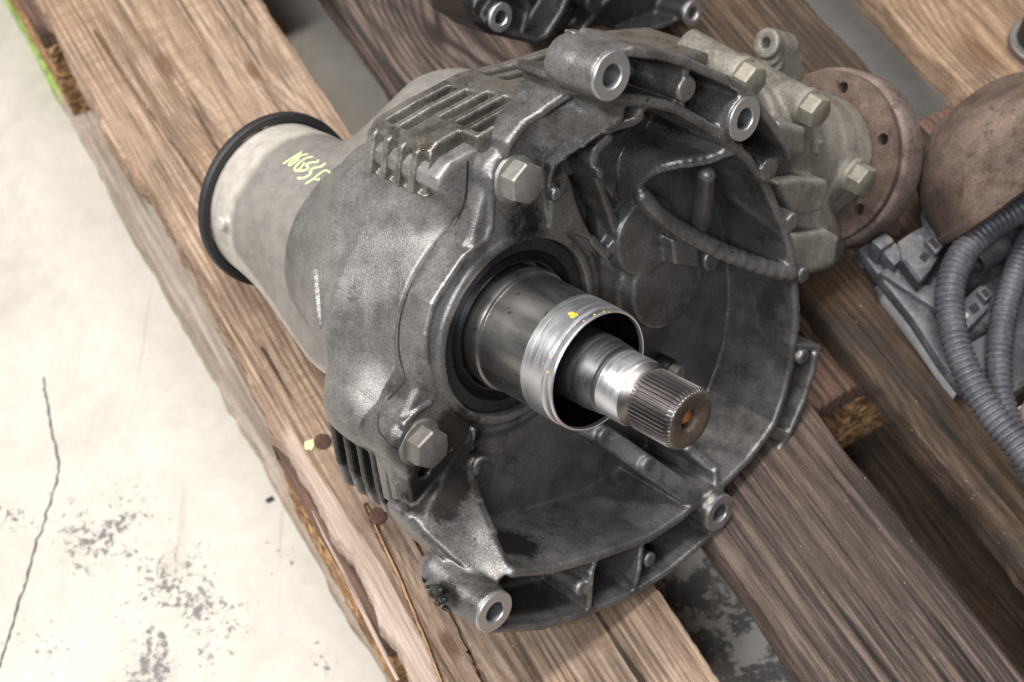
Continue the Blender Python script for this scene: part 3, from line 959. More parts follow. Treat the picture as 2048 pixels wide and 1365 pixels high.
# bolts ------------------------------------------------------------------------
def bolt(parent, c, axis, flange=12.8, af=18.5, h=8.5, mat=None, rot=0., washer=2.6, shank=0., name='bolt'):
    M = frame(axis)
    bm = lathe_bm([(0, -.5 - shank), (flange * .7, -.5 - shank), (flange * .7, -.5), (flange, -.5), (flange, .6), (flange * .93, washer * .7), (af * .50, washer)], 40, c, axis)
    R = af / math.sqrt(3)
    hexr = []
    for s, k in ((washer * .6, 1.), (washer + h * .86, 1.), (washer + h, .93)):
        hexr.append([bm.verts.new(Vector(c) + M @ Vector((R * k * math.cos(rot + i * math.pi / 3), R * k * math.sin(rot + i * math.pi / 3), s))) for i in range(6)])
    for a, b in zip(hexr, hexr[1:]):
        for i in range(6):
            bm.faces.new((a[i], a[(i + 1) % 6], b[(i + 1) % 6], b[i]))
    top = [bm.verts.new(Vector(c) + M @ Vector((R * .84 * math.cos(rot + i * math.pi / 12), R * .84 * math.sin(rot + i * math.pi / 12), washer + h + .15))) for i in range(24)]
    bm.faces.new(top)
    b = hexr[-1]
    for i in range(6):
        for j in range(4):
            k = (i * 4 + j) % 24
            if j < 4:
                q = [top[k], top[(k + 1) % 24]]
                if j < 2:
                    f = q + ([b[i]] if j == 0 else [b[i]])
                else:
                    f = q + [b[(i + 1) % 6]]
                bm.faces.new(f)
        bm.faces.new((b[i], b[(i + 1) % 6], top[(i * 4 + 2) % 24]))
    return link(name, bm_mesh(name, bm, angle=25), mat, parent)
bolt(gear, (BOLT1[0], BOLT1[1], -58), (0, 0, 1), mat=M_BOLT, rot=.25)
bolt(gear, (BOLT2[0], BOLT2[1], -58), (0, 0, 1), mat=M_BOLTD, rot=.1)
c = g(1345, 742, -50)
bm = lathe_bm([(0, -64), (5.8, -64), (6.2, -58), (6.4, -52), (5.6, -50.5), (4.4, -50.5), (4.2, -52)], 32, (c[0], c[1], 0))
stud = link('stud', bm_mesh('stud', bm, angle=35), M_BLACK, gear)
bm = lathe_bm([(4.2, -60), (4.2, -46), (3.8, -44.8), (0, -44.6)], 24, (c[0] + .6, c[1] - .6, 0))
link('pin', bm_mesh('pin', bm, angle=35), M_BOLT, stud)

# angle drive cover, hub and brake flange on the right ---------------------------
V = Vol((118, -185, -150), (330, 60, -6), 1.7)
HB = gdir(.64, .50, -.58)
hub0 = DISC - OUT * 34
V.cyl(DISC - OUT * 110, DISC - OUT * 26, 40, k=6, rd=4, r2=37)
V.cyl(DISC - OUT * 40, DISC - OUT * 7, 38, k=4, rd=2, r2=37)
H1, H2, H3 = g(1482, 150, -50), g(1612, 212, -38), g(1706, 350, -34)
for Hc, ln in ((H1, 40), (H2, 52), (H3, 52)):
    V.cyl(Hc - HB * ln, Hc, 9.6, k=4, rd=.8)
# blocks on the outside of the bell
for poly, s0, s1 in (([(1552, 366), (1599, 357), (1656, 361), (1660, 374), (1643, 423), (1601, 434), (1585, 427)], -70, -24),
                     ([(1583, 469), (1656, 460), (1680, 475), (1671, 532), (1621, 550), (1594, 541)], -70, -26),
                     ([(1560, 245), (1614, 256), (1611, 313), (1583, 317), (1545, 300)], -72, -26)):
    V.prism([g(x, y, s1)[:2] for x, y in poly], s0, s1, k=2, rd=1.6)
V.cone(g(1560, 420, -60), g(1625, 480, -62), 26, 20, k=5)
V.cone(g(1560, 330, -66), g(1640, 340, -70), 22, 22, k=5)
cover = link('drive_cover', V.mesh('drive_cover'), M_BEIGE, gear)
for Hc in (H1, H2, H3):
    bolt(gear, tuple(Hc), tuple(HB), flange=10.6, af=16, h=8, mat=M_BOLTY, rot=.4)
c = g(1628, 292, -40)
bolt(gear, tuple(c), (0, 0, 1), flange=6, af=8, h=4, mat=M_BOLTY, washer=1.2)

# rusty flange with bolt holes
def disc_bm(R, r0, thick, holes, hr):
    """annulus with round through holes, in its own frame"""
    bm = bmesh.new()
    seg = 96
    def circ(r, z, n, cx=0., cy=0., ph=0.):
        return [bm.verts.new((cx + r * math.cos(2 * math.pi * i / n + ph), cy + r * math.sin(2 * math.pi * i / n + ph), z)) for i in range(n)]
    loops = {}
    for z in (0, thick):
        outer = circ(R, z, seg)
        inner_ = circ(r0, z, seg)
        ho = [circ(hr, z, 20, *h) for h in holes]
        edges = []
        for l in [outer, inner_] + ho:
            edges += [bm.edges.new((l[i], l[(i + 1) % len(l)])) for i in range(len(l))]
        bmesh.ops.triangle_fill(bm, use_beauty=True, edges=edges)
        loops[z] = [outer, inner_] + ho
    for a, b in zip(loops[0], loops[thick]):
        for i in range(len(a)):
            j = (i + 1) % len(a)
            bm.faces.new((a[i], a[j], b[j], b[i]))
    return bm
PCD = 43
ph = []
X3, Y3 = np.array(frame(OUT))[:, 0], np.array(frame(OUT))[:, 1]
h0 = DISC + (g(1745, 284, -75) - g(1685, 318, -75))
d0 = h0 - DISC
ang0 = math.atan2(d0 @ Y3, d0 @ X3)
for i in range(6):
    ph.append((PCD * math.cos(ang0 + i * math.pi / 3), PCD * math.sin(ang0 + i * math.pi / 3)))
bm = disc_bm(52.5, 20, 5, ph, 3.6)
Mf = frame(OUT).to_4x4()
Mf.translation = Vector(DISC - OUT * 6)
bm.transform(Mf)
flange = link('output_flange', bm_mesh('output_flange', bm, angle=30), M_RUSTD, gear)
bm = lathe_bm([(49.5, -1), (52.6, -1), (54.6, 1), (55, 3), (55, 18), (54, 19.5), (50, 20), (20, 20), (20, 14), (46, 14), (48, 12), (48, 2)], 120, tuple(DISC), tuple(OUT), closed=True)
link('flange_rim', bm_mesh('flange_rim', bm, angle=35), M_RUSTP, flange)

# lug with a tapped hole
LUG = g(1531, 86, -88)
V = Vol(LUG - 34, LUG + 34, 1.2)
dn = np.array([0, -1., 0]) + .25 * OUT
V.cyl(LUG, LUG + OUT * 21, 8.6, k=2, rd=1)
for t in np.linspace(0, 1, 6):
    q = LUG + np.array([0, -30, 0.]) * t
    V.cyl(q, q + OUT * 21, 8.4 + 1.2 * t, k=1, rd=1)
V.cyl(LUG - OUT * 2, LUG + OUT * 12, 3.1, k=.6, rd=.2, cut=True)
lug = link('lug', V.mesh('lug'), M_BEIGE, gear)

# ------------------------------------------------------------------ tube material with its dark stain
def tube_material():
    m, nt, b = new_mat('tube_aluminium')
    v = obj_vec(nt)
    sep = N(nt, 'ShaderNodeSeparateXYZ')
    L(nt, v, sep.inputs[0])
    big = noise(nt, v, 20, 5, .6, .3)
    midn = noise(nt, v, 130, 5, .65)
    fine = noise(nt, v, 700, 3, .6)
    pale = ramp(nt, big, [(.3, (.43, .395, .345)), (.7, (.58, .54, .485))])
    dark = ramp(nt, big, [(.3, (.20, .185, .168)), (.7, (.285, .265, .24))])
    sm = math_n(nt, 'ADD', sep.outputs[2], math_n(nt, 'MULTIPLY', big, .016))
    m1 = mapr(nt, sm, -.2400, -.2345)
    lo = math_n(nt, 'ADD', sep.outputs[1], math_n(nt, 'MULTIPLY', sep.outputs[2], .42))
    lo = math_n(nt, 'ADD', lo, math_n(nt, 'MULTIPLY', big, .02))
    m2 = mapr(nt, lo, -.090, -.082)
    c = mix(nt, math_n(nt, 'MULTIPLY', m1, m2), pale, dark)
    c = mix(nt, .5, c, ramp(nt, midn, [(.36, gray(.62)), (.6, gray(1.08))]), 'MULTIPLY')
    L(nt, c, b.inputs['Base Color'])
    b.inputs['Roughness'].default_value = .55
    b.inputs['Metallic'].default_value = .25
    bump(nt, b, fine, .25, .0005)
    return m
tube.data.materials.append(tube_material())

# writing and paint marks ----------------------------------------------------------
T_tube = bvh_of([tube, case])
def zz(lst, x0, y0, k):
    return [(x0 + x / k, y0 + y / k) for x, y in lst]
W_ = lambda l: zz(l, 540, 270, 10.24)
strokes = [(W_([(660, 350), (520, 430), (380, 520), (265, 595)]), 1.5),
           (W_([(780, 395), (640, 420), (500, 500), (385, 600), (430, 620), (540, 540), (600, 470)]), 1.5),
           (W_([(890, 450), (760, 470), (610, 560), (500, 690), (560, 740), (660, 640), (700, 560)]), 1.5),
           (W_([(990, 510), (960, 560), (860, 560), (740, 610), (780, 660), (730, 720), (600, 735), (500, 710)]), 1.7),
           (W_([(1130, 580), (1060, 640), (1000, 660), (900, 680), (830, 730), (830, 790), (760, 850), (660, 890), (560, 880)]), 2.2),
           (W_([(1240, 790), (1170, 730), (1080, 750), (960, 840), (860, 920), (720, 1010)]), 1.5),
           (W_([(900, 900), (990, 920), (1010, 890)]), 1.4)]
link('written_number', stroke_mesh('written_number', T_tube, strokes, .2), M_PAINTG, tube)
link('paint_smudge', stroke_mesh('paint_smudge', T_tube, [([(898, 278), (908, 272), (920, 268)], 2.2), ([(901, 270), (913, 276)], 1.4), ([(915, 274), (930, 267)], .8)], .25), M_PAINTG, case)
T_bell = bvh_of([bell, case])
seams = [([(936, 322), (934, 360), (931, 395), (924, 420), (917, 440)], 1.5),
         ([(917, 440), (908, 452)], .4), ([(872, 488), (850, 525), (828, 560)], .35),
         ([(828, 560), (815, 590), (805, 620), (799, 650), (797, 690), (801, 720), (808, 742), (811, 758), (803, 772), (790, 786), (776, 800)], 1.5),
         ([(758, 828), (757, 850), (762, 868), (778, 884), (795, 900)], 1.6)]
link('sealant_seam', stroke_mesh('sealant_seam', T_bell, seams, .25), M_BLACK, case)
T_sl = bvh_of([o for o in gear.children_recursive if o.name.startswith(('shaft_sleeve', 'sleeve_collar'))])
ys = [([(1136, 629), (1142, 627), (1150, 630), (1154, 628)], 3.0), ([(1140, 633), (1150, 634)], 2.4), ([(1187, 630), (1191, 629)], 1.5), ([(1207, 624), (1210, 624)], 1.2), ([(1218, 624), (1220, 624)], .8),
      ([(1101, 714), (1104, 716)], 1.6), ([(1094, 744), (1097, 746)], 1.5), ([(1085, 728), (1087, 728)], .8), ([(1166, 642), (1169, 641)], 1.1)]
link('paint_spot', stroke_mesh('paint_spot', T_sl, ys, .1), M_PAINTY, sleeve)

# raised bar cast on the side of the barrel
T_case = bvh_of([case])
H_ = [hit(T_case, 630 + 10 * t_, 545 + 104 * t_) for t_ in np.linspace(0, 1, 9)]
V = Vol(np.min([h[0] for h in H_], 0) - 12, np.max([h[0] for h in H_], 0) + 12, .8)
for a_, b_ in zip(H_, H_[1:]):
    V.cone(a_[0] - a_[1] * .8, b_[0] - b_[1] * .8, 2.9, 2.9, k=1.)
link('raised_bar', V.mesh('raised_bar'), M_CASE, case)

# oil drops and wet specks -----------------------------------------------------------
all_p = [o for o in gear.children_recursive if o.type == 'MESH']
T_all = bvh_of([bell, case] + [o for o in all_p if o.name.startswith('cooling_ribs')])
drops = [(932, 170), (912, 178), (1062, 456), (1085, 463), (1098, 470), (1040, 470), (1183, 509), (1178, 515), (1465, 505), (1552, 523), (1400, 1232), (948, 190), (786, 256), (845, 300),
         (1280, 196), (1296, 199), (1262, 197), (1390, 205), (1398, 190), (1455, 262), (1230, 195), (1562, 852), (1568, 858), (1300, 940), (1380, 985), (1395, 925), (1405, 915), (1375, 938), (1182, 885), (1060, 1120), (1040, 1100), (1068, 1095), (1085, 1075), (1150, 1050)]
for _ in range(110):
    cx, cy, sp_ = random.choice([(1060, 465, 30), (1100, 1080, 70), (1390, 930, 30), (1330, 200, 60), (1180, 500, 16), (920, 900, 50), (1330, 560, 90), (1530, 420, 60), (1560, 870, 26), (870, 1070, 40), (1450, 265, 14)])
    drops.append((random.gauss(cx, sp_), random.gauss(cy, sp_ * .6)))
ob = bmesh.new()
for i, (x, y) in enumerate(drops):
    h = hit(T_all, x, y)
    if h is None:
        continue
    p_, n_ = h[0], h[1]
    if n_ @ (CAM_G - p_) < 0:
        n_ = -n_
    r_ = (.5 + .4 * random.random()) if i < 34 else (.25 + .4 * random.random() ** 2)
    lathe_bm([(r_, -.25 * r_), (r_ * .92, .2 * r_), (r_ * .6, .48 * r_), (0, .6 * r_)], 8, tuple(p_), tuple(n_), bm=ob)
od = link('oil_drops', bm_mesh('oil_drops', ob, smooth=True), M_OIL, bell)
od['kind'] = 'stuff'
# clump of black grease on the foot boss
V = Vol(B4 + np.array([-22, -16, -44]), B4 + np.array([14, 16, -8]), .7)
base = g(878, 1194, -28)
for i in range(22):
    q = np.array([random.gauss(0, 1.), random.gauss(0, 4.2), random.gauss(0, 4.0)])
    V.cone(base + q, base + q + np.random.RandomState(i).randn(3) * 1.8, .9 + random.random() * .9, .4, k=2.2)
if (V.D < 0).any():
    link('grease_clump', V.mesh('grease_clump'), M_BLACK, bell)

# ------------------------------------------------------------------ floor
SCUFFS = [(30, 1020, 130, .8), (215, 1062, 170, 1.), (150, 1110, 170, .7), (330, 1170, 220, .8), (400, 1225, 170, 1.), (350, 1290, 150, 1.), (310, 1345, 120, 1.), (470, 1150, 110, .7),
          (560, 1130, 110, .7), (100, 1260, 160, .7), (640, 1300, 60, .7), (650, 1330, 60, .8), (1380, 1180, 420, 1.3), (1480, 1290, 420, 1.3), (1580, 1340, 250, 1.3), (60, 870, 60, .6), (250, 810, 60, .5), (490, 800, 60, .5), (300, 720, 50, .4)]
def floor_material():
    m, nt, b = new_mat('painted_floor')
    v = obj_vec(nt)
    big = noise(nt, v, 3.2, 4, .6)
    c = ramp(nt, noise(nt, v, 6, 6, .6, .3), [(.3, (.47, .435, .38)), (.7, (.57, .54, .485))])
    c = mix(nt, .35, c, ramp(nt, noise(nt, v, 70, 5, .7), [(.35, gray(.72)), (.6, gray(1.))]), 'MULTIPLY')
    sm = noise(nt, obj_vec(nt, (1, .55, 1)), 11, 7, .7, .8)
    c = mix(nt, mapr(nt, sm, .50, .70, 0, .42), c, (.30, .265, .215))
    dt = noise(nt, v, 330, 4, .65)
    c = mix(nt, mapr(nt, dt, .68, .72, 0, .3), c, (.22, .20, .18))
    # black scuffing: fine flecks gathered in worn patches
    fl_ = noise(nt, v, 190, 8, .74, .5)
    acc = None
    for x, y, r, a in SCUFFS:
        q = ground(x, y, -PALLET_H) * .001
        d = N(nt, 'ShaderNodeVectorMath', operation='DISTANCE')
        L(nt, v, d.inputs[0])
        d.inputs[1].default_value = (q[0], q[1], 0)
        w = mapr(nt, d.outputs['Value'], 0, r * .00042, a, 0)
        acc = w if acc is None else math_n(nt, 'MAXIMUM', acc, w)
    acc = math_n(nt, 'MULTIPLY', acc, mapr(nt, noise(nt, v, 26, 4, .6, .6), .30, .52))
    thr = math_n(nt, 'SUBTRACT', .735, math_n(nt, 'MULTIPLY', acc, .30))
    fm = mapr(nt, math_n(nt, 'SUBTRACT', fl_, thr), 0, .035)
    c = mix(nt, math_n(nt, 'MULTIPLY', fm, .85), c, (.085, .08, .082))
    # long faint scratches
    wv = noise(nt, obj_vec(nt, (60, 2.5, 1)), 1.6, 3, .5)
    c = mix(nt, math_n(nt, 'MULTIPLY', mapr(nt, wv, .665, .70), .35), c, (.35, .30, .24))
    L(nt, c, b.inputs['Base Color'])
    b.inputs['Roughness'].default_value = .42
    bump(nt, b, noise(nt, v, 220, 4, .6), .08, .001)
    return m
bm = bmesh.new()
box_bm((-4000, -3000, -60), (4000, 6000, 0), bm)
fl = link('floor', bm_mesh('floor', bm), floor_material())
fl['kind'] = 'structure'
def floor_px(x, y):
    p = ground(x, y, -PALLET_H)
    return np.array([p[0], p[1], .0])
def ribbon(name, pts, w, z, mat, parent):
    P = np.array(pts)
    T = np.gradient(P, axis=0)
    B = np.stack([-T[:, 1], T[:, 0], 0 * T[:, 0]], 1)
    B /= np.linalg.norm(B, axis=1)[:, None]
    ww = w * (.6 + .8 * rng.rand(len(P)))[:, None]
    V = np.vstack([P - B * ww / 2, P + B * ww / 2])
    V[:, 2] = z
    n = len(P)
    return link(name, mesh_np(name, V, [(i, i + 1, n + i + 1, n + i) for i in range(n - 1)]), mat, parent)
M_CRACK = plain('crack_dirt', (.10, .095, .09), .9, 0, .3, 300, .3)
cr = [q + rng.randn(2) * 1.2 for q in catmull([(88, 752), (93, 800), (104, 860), (118, 935), (102, 1000), (82, 1062), (55, 1150), (28, 1240), (0, 1335)], 8)]
ribbon('floor_crack', [floor_px(*p) for p in cr], 1.5, .4, M_CRACK, fl)

# ------------------------------------------------------------------ pallet
pal = empty('pallet', PAL_MAT, 'worn grey-brown wooden pallet under the gearbox, its left edge splintered', 'pallet')
W_A = wood('wood_edge_board', (.48, .355, .26), (.31, .212, .148), (.125, .08, .052), 1500., .4, 10., .35, 1.3, knots=(tuple(tp(330, 130)[:2]) + (8,), tuple(tp(505, 140)[:2]) + (6,), tuple(tp(900, 1290)[:2]) + (6,)), cracks=.85, saw=.5, warm_amt=.45, warm=(.34, .19, .085))
W_B = wood('wood_dark_board', (.165, .122, .100), (.070, .050, .041), (.020, .014, .0115), 900., .95, 26., .4, 5.1, warm_amt=.3, warm=(.16, .085, .04), knots=(tuple(tp(870, 70)[:2]) + (8,),), cracks=.5, saw=.15)
W_D = wood('wood_oily_board', (.13, .088, .060), (.066, .043, .028), (.024, .016, .011), 1300., .5, 12., .8, 9.4, warm_amt=.25, knots=(tuple(tp(1930, 1010)[:2]) + (9,),), cracks=.7)
W_E = wood('wood_pale_board', (.44, .31, .22), (.29, .195, .13), (.13, .085, .055), 1000., .6, 20., .5, 14.2, knots=(tuple(tp(1960, 110)[:2]) + (10,),), cracks=.7)
W_X = wood('wood_cross_board', (.24, .15, .115), (.14, .08, .06), (.06, .034, .025), 1200., .5, 12., .3, 21.)
W_PINK = wood('wood_pink_split', (.66, .52, .45), (.55, .41, .345), (.38, .27, .22), 1500., .2, 8., .08, 4.4, warm_amt=.1)
W_FRESH = wood('wood_fresh_split', (.70, .46, .27), (.58, .35, .18), (.40, .22, .11), 1500., .2, 8., .05, 3.2)
W_L = wood('wood_lower_board', (.60, .51, .43), (.44, .36, .29), (.22, .17, .13), 1300., .35, 12., .2, 31.)

def chip_material():
    m, nt, b = new_mat('pressed_chip_block')
    v = obj_vec(nt)
    vo = N(nt, 'ShaderNodeTexVoronoi')
    vo.inputs['Scale'].default_value = 190
    mp = N(nt, 'ShaderNodeMapping')
    mp.inputs['Scale'].default_value = (1, .45, 1.5)
    L(nt, v, mp.inputs['Vector'])
    L(nt, mp.outputs['Vector'], vo.inputs['Vector'])
    n1 = noise(nt, v, 60, 5, .7)
    c = ramp(nt, vo.outputs['Color'], [(.2, (.16, .075, .03)), (.5, (.40, .21, .085)), (.85, (.62, .40, .20))])
    c = mix(nt, .8, c, ramp(nt, n1, [(.32, gray(.22)), (.6, gray(1.1))]), 'MULTIPLY')
    L(nt, c, b.inputs['Base Color'])
    b.inputs['Roughness'].default_value = .85
    bump(nt, b, vo.outputs['Distance'], .8, .003)
    return m
M_CHIP = chip_material()

def board(name, t0, t1, p0, p1, z0, z1, mat, parent, left_edge=None, nt_=30, np_=160, wob=1.2, cracks=(), seed=0, along='p', taper=()):
    """one sawn board: top face as a fine grid with rounded worn edges, grooves at its cracks"""
    r = np.random.RandomState(seed)
    ps = np.linspace(p0, p1, np_)
    def smooth_noise(n, k, amp):
        x = r.randn(n // k + 3)
        return np.interp(np.arange(n) / k, np.arange(len(x)), x) * amp
    eL = t0 + smooth_noise(np_, 7, wob * .5) + smooth_noise(np_, 2, wob * .25)
    eR = t1 + smooth_noise(np_, 9, wob * .5) + smooth_noise(np_, 2, wob * .18)
    if left_edge is not None:
        le = np.array(sorted(left_edge, key=lambda q: q[1]))
        eL = np.interp(ps, le[:, 1], le[:, 0]) + smooth_noise(np_, 2, .5) + smooth_noise(np_, 6, .8)
    f = np.r_[0, 0, .012, np.linspace(.03, .97, nt_), .988, 1, 1]
    Tt = eL[:, None] + (eR - eL)[:, None] * f[None, :]
    Z = np.full_like(Tt, z1)
    Z[:, 0] = z0
    Z[:, -1] = z0
    Z[:, 1] -= 2.2 + np.abs(smooth_noise(np_, 3, 1.))
    Z[:, 2] -= .5
    Z[:, -2] -= 1.8
    Z[:, -3] -= .4
    warp = smooth_noise(np_, 30, .6)[:, None]
    Z[:, 1:-1] += warp + r.randn(*Z[:, 1:-1].shape) * .05
    for path, w, dep in cracks:
        c = np.array(sorted(path, key=lambda q: q[1]))
        tc = np.interp(ps, c[:, 1], c[:, 0], left=1e9, right=1e9)
        d = np.abs(Tt[:, 1:-1] - tc[:, None])
        Z[:, 1:-1] -= dep * np.clip(1 - d / w, 0, 1)
    m = Tt.shape[1]
    Pp = np.repeat(ps[:, None], m, 1)
    Vv = np.stack([Tt, Pp, Z], -1).reshape(-1, 3)
    Q = []
    for i in range(np_ - 1):
        a = i * m
        Q += [(a + j, a + j + 1, a + m + j + 1, a + m + j) for j in range(m - 1)]
        Q.append((a + m - 1, a, a + m, a + 2 * m - 1))
    ctr = np.array([(t0 + t1) / 2, 0, 0])
    if along == 't':
        Vv = Vv[:, [1, 0, 2]]
        Q = [q[::-1] for q in Q]
    me = mesh_np(name, Vv, Q)
    me.set_sharp_from_angle(angle=math.radians(50))
    return link(name, me, mat, parent)

def P0(lst, z=0.):
    return [tuple(tp(x, y, z)[:2]) for x, y in lst]
def add_strip(mat):
    nt = mat.node_tree
    b = nt.nodes['Principled BSDF']
    src = b.inputs['Base Color'].links[0].from_socket
    v = obj_vec(nt)
    sp = N(nt, 'ShaderNodeSeparateXYZ')
    L(nt, v, sp.inputs[0])
    nz = noise(nt, obj_vec(nt, (1, .12, 1)), 60, 4, .6)
    e = math_n(nt, 'ADD', sp.outputs[0], math_n(nt, 'MULTIPLY', nz, -.022))
    m1 = mapr(nt, e, .0835, .0815)
    m2 = mapr(nt, math_n(nt, 'ADD', sp.outputs[1], math_n(nt, 'MULTIPLY', nz, .03)), .428, .418)
    fb = noise(nt, obj_vec(nt, (1, .03, 1)), 260, 6, .7)
    col = ramp(nt, fb, [(.38, (.34, .25, .195)), (.5, (.47, .365, .295)), (.62, (.57, .46, .385))])
    c = mix(nt, math_n(nt, 'MULTIPLY', m1, m2), src, col)
    L(nt, c, b.inputs['Base Color'])
add_strip(W_A)
def add_green(mat):
    nt = mat.node_tree
    b = nt.nodes['Principled BSDF']
    src = b.inputs['Base Color'].links[0].from_socket
    sp = N(nt, 'ShaderNodeSeparateXYZ')
    L(nt, obj_vec(nt), sp.inputs[0])
    nz = noise(nt, obj_vec(nt), 80, 5, .65)
    m1 = mapr(nt, math_n(nt, 'ADD', sp.outputs[0], math_n(nt, 'MULTIPLY', nz, .012)), .100, .096)
    m2 = mapr(nt, math_n(nt, 'ADD', sp.outputs[1], math_n(nt, 'MULTIPLY', nz, .03)), .838, .850)
    c = mix(nt, math_n(nt, 'MULTIPLY', m1, m2), src, ramp(nt, nz, [(.35, (.14, .24, .05)), (.6, (.42, .60, .14))]))
    L(nt, c, b.inputs['Base Color'])
add_green(W_L)
edgeA = P0([(113, 68), (130, 110), (147, 144), (170, 180), (185, 210), (196, 240), (202, 263), (230, 300), (270, 350), (307, 400), (350, 480), (400, 570), (455, 680), (506, 776), (530, 830), (548, 868), (572, 890), (600, 935), (620, 975), (640, 1020), (668, 1075), (700, 1110), (730, 1170), (760, 1230), (800, 1310), (835, 1370)])
edgeA = [(80, 960)] + edgeA + [(80, 100), (80, -255)]
crA = P0([(190, 60), (250, 150), (300, 220), (360, 300), (420, 390), (455, 440)])
crB = P0([(735, 1010), (757, 1060), (800, 1150), (850, 1270), (900, 1400)])
crC = P0([(800, 1020), (850, 1110), (900, 1215), (960, 1345), (990, 1410)])
board('top_board', 79, 222, 60, 960, -22, 0, W_A, pal, edgeA, nt_=110, np_=420, cracks=((crA, 1.6, 5), (crB, 1.7, 7), (crC, 1.2, 6)), seed=1)
board('top_board', 263.7, 363.7, 0, 960, -22, 0, W_B, pal, None, nt_=40, np_=220, seed=2, wob=1.3)
board('top_board', 405.4, 550.4, 0, 960, -22, 0, W_D, pal, None, nt_=40, np_=220, seed=3, wob=2.2)
board('top_board', 592, 692, 0, 960, -22, 0, W_E, pal, None, nt_=30, np_=160, seed=4, wob=2.)
board('top_board', 734, 878, 0, 960, -22, 0, W_D, pal, None, nt_=30, np_=160, seed=5)
for k, p0 in enumerate((272, 799)):
    board('cross_board', p0, p0 + 145, 79, 878, -44, -22.4, W_X, pal, None, nt_=30, np_=120, seed=11 + k, along='t')
board('bottom_board', 77.5, 176, -100, 960, -PALLET_H + .4, -122, W_L, pal, None, nt_=30, np_=220, seed=21, wob=2.2)
board('bottom_board', 405, 550, -100, 960, -PALLET_H + .4, -122, W_D, pal, None, nt_=24, np_=120, seed=22)
board('bottom_board', 778, 878, -100, 960, -PALLET_H + .4, -122, W_L, pal, None, nt_=24, np_=120, seed=23)
def block(t0, t1, p0, p1, seed):
    bm = bmesh.new()
    box_bm((t0, p0, -121.6), (t1, p1, -44.4), bm)
    bmesh.ops.subdivide_edges(bm, edges=bm.edges, cuts=26, use_grid_fill=True)
    r = random.Random(seed)
    for v in bm.verts:
        if -121 < v.co.z < -45:
            v.co += Vector((r.uniform(-1, 1), r.uniform(-1, 1), 0)) * 1.1
    return link('chip_block', bm_mesh('chip_block', bm), M_CHIP, pal)
k = 0
for t0, t1 in ((80.5, 179), (405, 550), (778, 876)):
    for p0 in (272, 799):
        block(t0, t1, p0, p0 + 145, k)
        k += 1
# splinters broken off the left edge
def splinter(path, w, z, mat, name='splinter', h=2.):
    P = np.array([[*tp(x, y, zz_)[:2], zz_] for (x, y), zz_ in zip(path, z)])
    T = np.gradient(P, axis=0)
    B = np.stack([T[:, 1], -T[:, 0], 0 * T[:, 0]], 1)
    B /= np.linalg.norm(B, axis=1)[:, None]
    n = len(P)
    W = np.array(w)[:, None]
    top = np.array([0, 0, h])
    V = np.vstack([P, P + B * W, P + B * W * .8 + top, P + top * .8 + B * W * .15])
    Q = []
    for i in range(n - 1):
        for a in range(4):
            b = (a + 1) % 4
            Q.append((a * n + i, a * n + i + 1, b * n + i + 1, b * n + i))
    return link(name, mesh_np(name, V, Q, False), mat, pal)
splinter([(625, 1022), (650, 1070), (690, 1140), (720, 1200), (765, 1290), (800, 1360)], [.4, 1.6, 2.6, 3, 3, 2.4], [-7, -6, -5, -4, -4, -3], W_PINK, h=1.6)
splinter([(1303, 1206), (1340, 1260), (1380, 1316), (1425, 1382)], [1.6, 1.6, 1.8, 1.8], [-3, -2.6, -2.4, -2.4], W_FRESH, h=1.4)
splinter([(735, 1012), (757, 1062), (800, 1152), (850, 1272), (900, 1402)], [.6, 1.6, 2, 2, 2], [-2.2, -2.2, -2, -2, -2], W_FRESH, h=1.2)
# nails
def nail(x, y, r=5., z=.2, tilt=(0, 0, 1)):
    q = tp(x, y, 0)
    bm = lathe_bm([(1.8, -6), (1.8, 0), (r * .95, .1), (r, .5), (r * .9, .95), (r * .45, 1.05), (0, .9)], 24, (q[0], q[1], z), tilt)
    for v in bm.verts:
        v.co += Vector((random.uniform(-.35, .35), random.uniform(-.35, .35), random.uniform(-.15, .15)))
    return link('nail', bm_mesh('nail', bm, smooth=True), M_NAIL, pal)
nail(645, 884)
nail(756, 1034, 5.2, .6, (.1, -.1, 1))
nail(1790, 466, 5.0, 2.)
q = tp(620, 890, 0)
bm = lathe_bm([(0, .35), (2.6, .3), (3.1, 0)], 14, (q[0], q[1], .1))
for v in bm.verts:
    v.co.x += random.uniform(-.7, .7)
    v.co.y += random.uniform(-1.2, 1.2)
link('paint_dab', bm_mesh('paint_dab', bm, smooth=True), M_PAINTG, pal)

# small black scrap lying on the floor
Mx_ = Matrix.Translation(Vector((*(floor_px(540, 1001)[:2] * .001), 0)))
scrap = bpy.data.objects.new('rubber_scrap', bm_mesh('rubber_scrap', bevel(box_bm((-2.6, -1.6, .1), (2.6, 1.6, 2.)), .7), smooth=True))
COL.objects.link(scrap)
scrap.data.materials.append(M_RUBBER)
scrap.matrix_world = Mx_ @ Matrix.Rotation(.5, 4, 'Z')
tag(scrap, 'tiny black rubber scrap on the pale floor beside the pallet edge', 'scrap')

# ------------------------------------------------------------------ neighbours on the pallet
def wpt(x, y, z):
    """photo pixel at height z (mm) above the pallet top -> pallet-frame point"""
    return ground(x, y, z)
def place(x, y, z0=0.):
    p = ground(x, y, z0)
    return Matrix.Translation((p[0] * .001, p[1] * .001, (p[2] + PALLET_H) * .001)), p

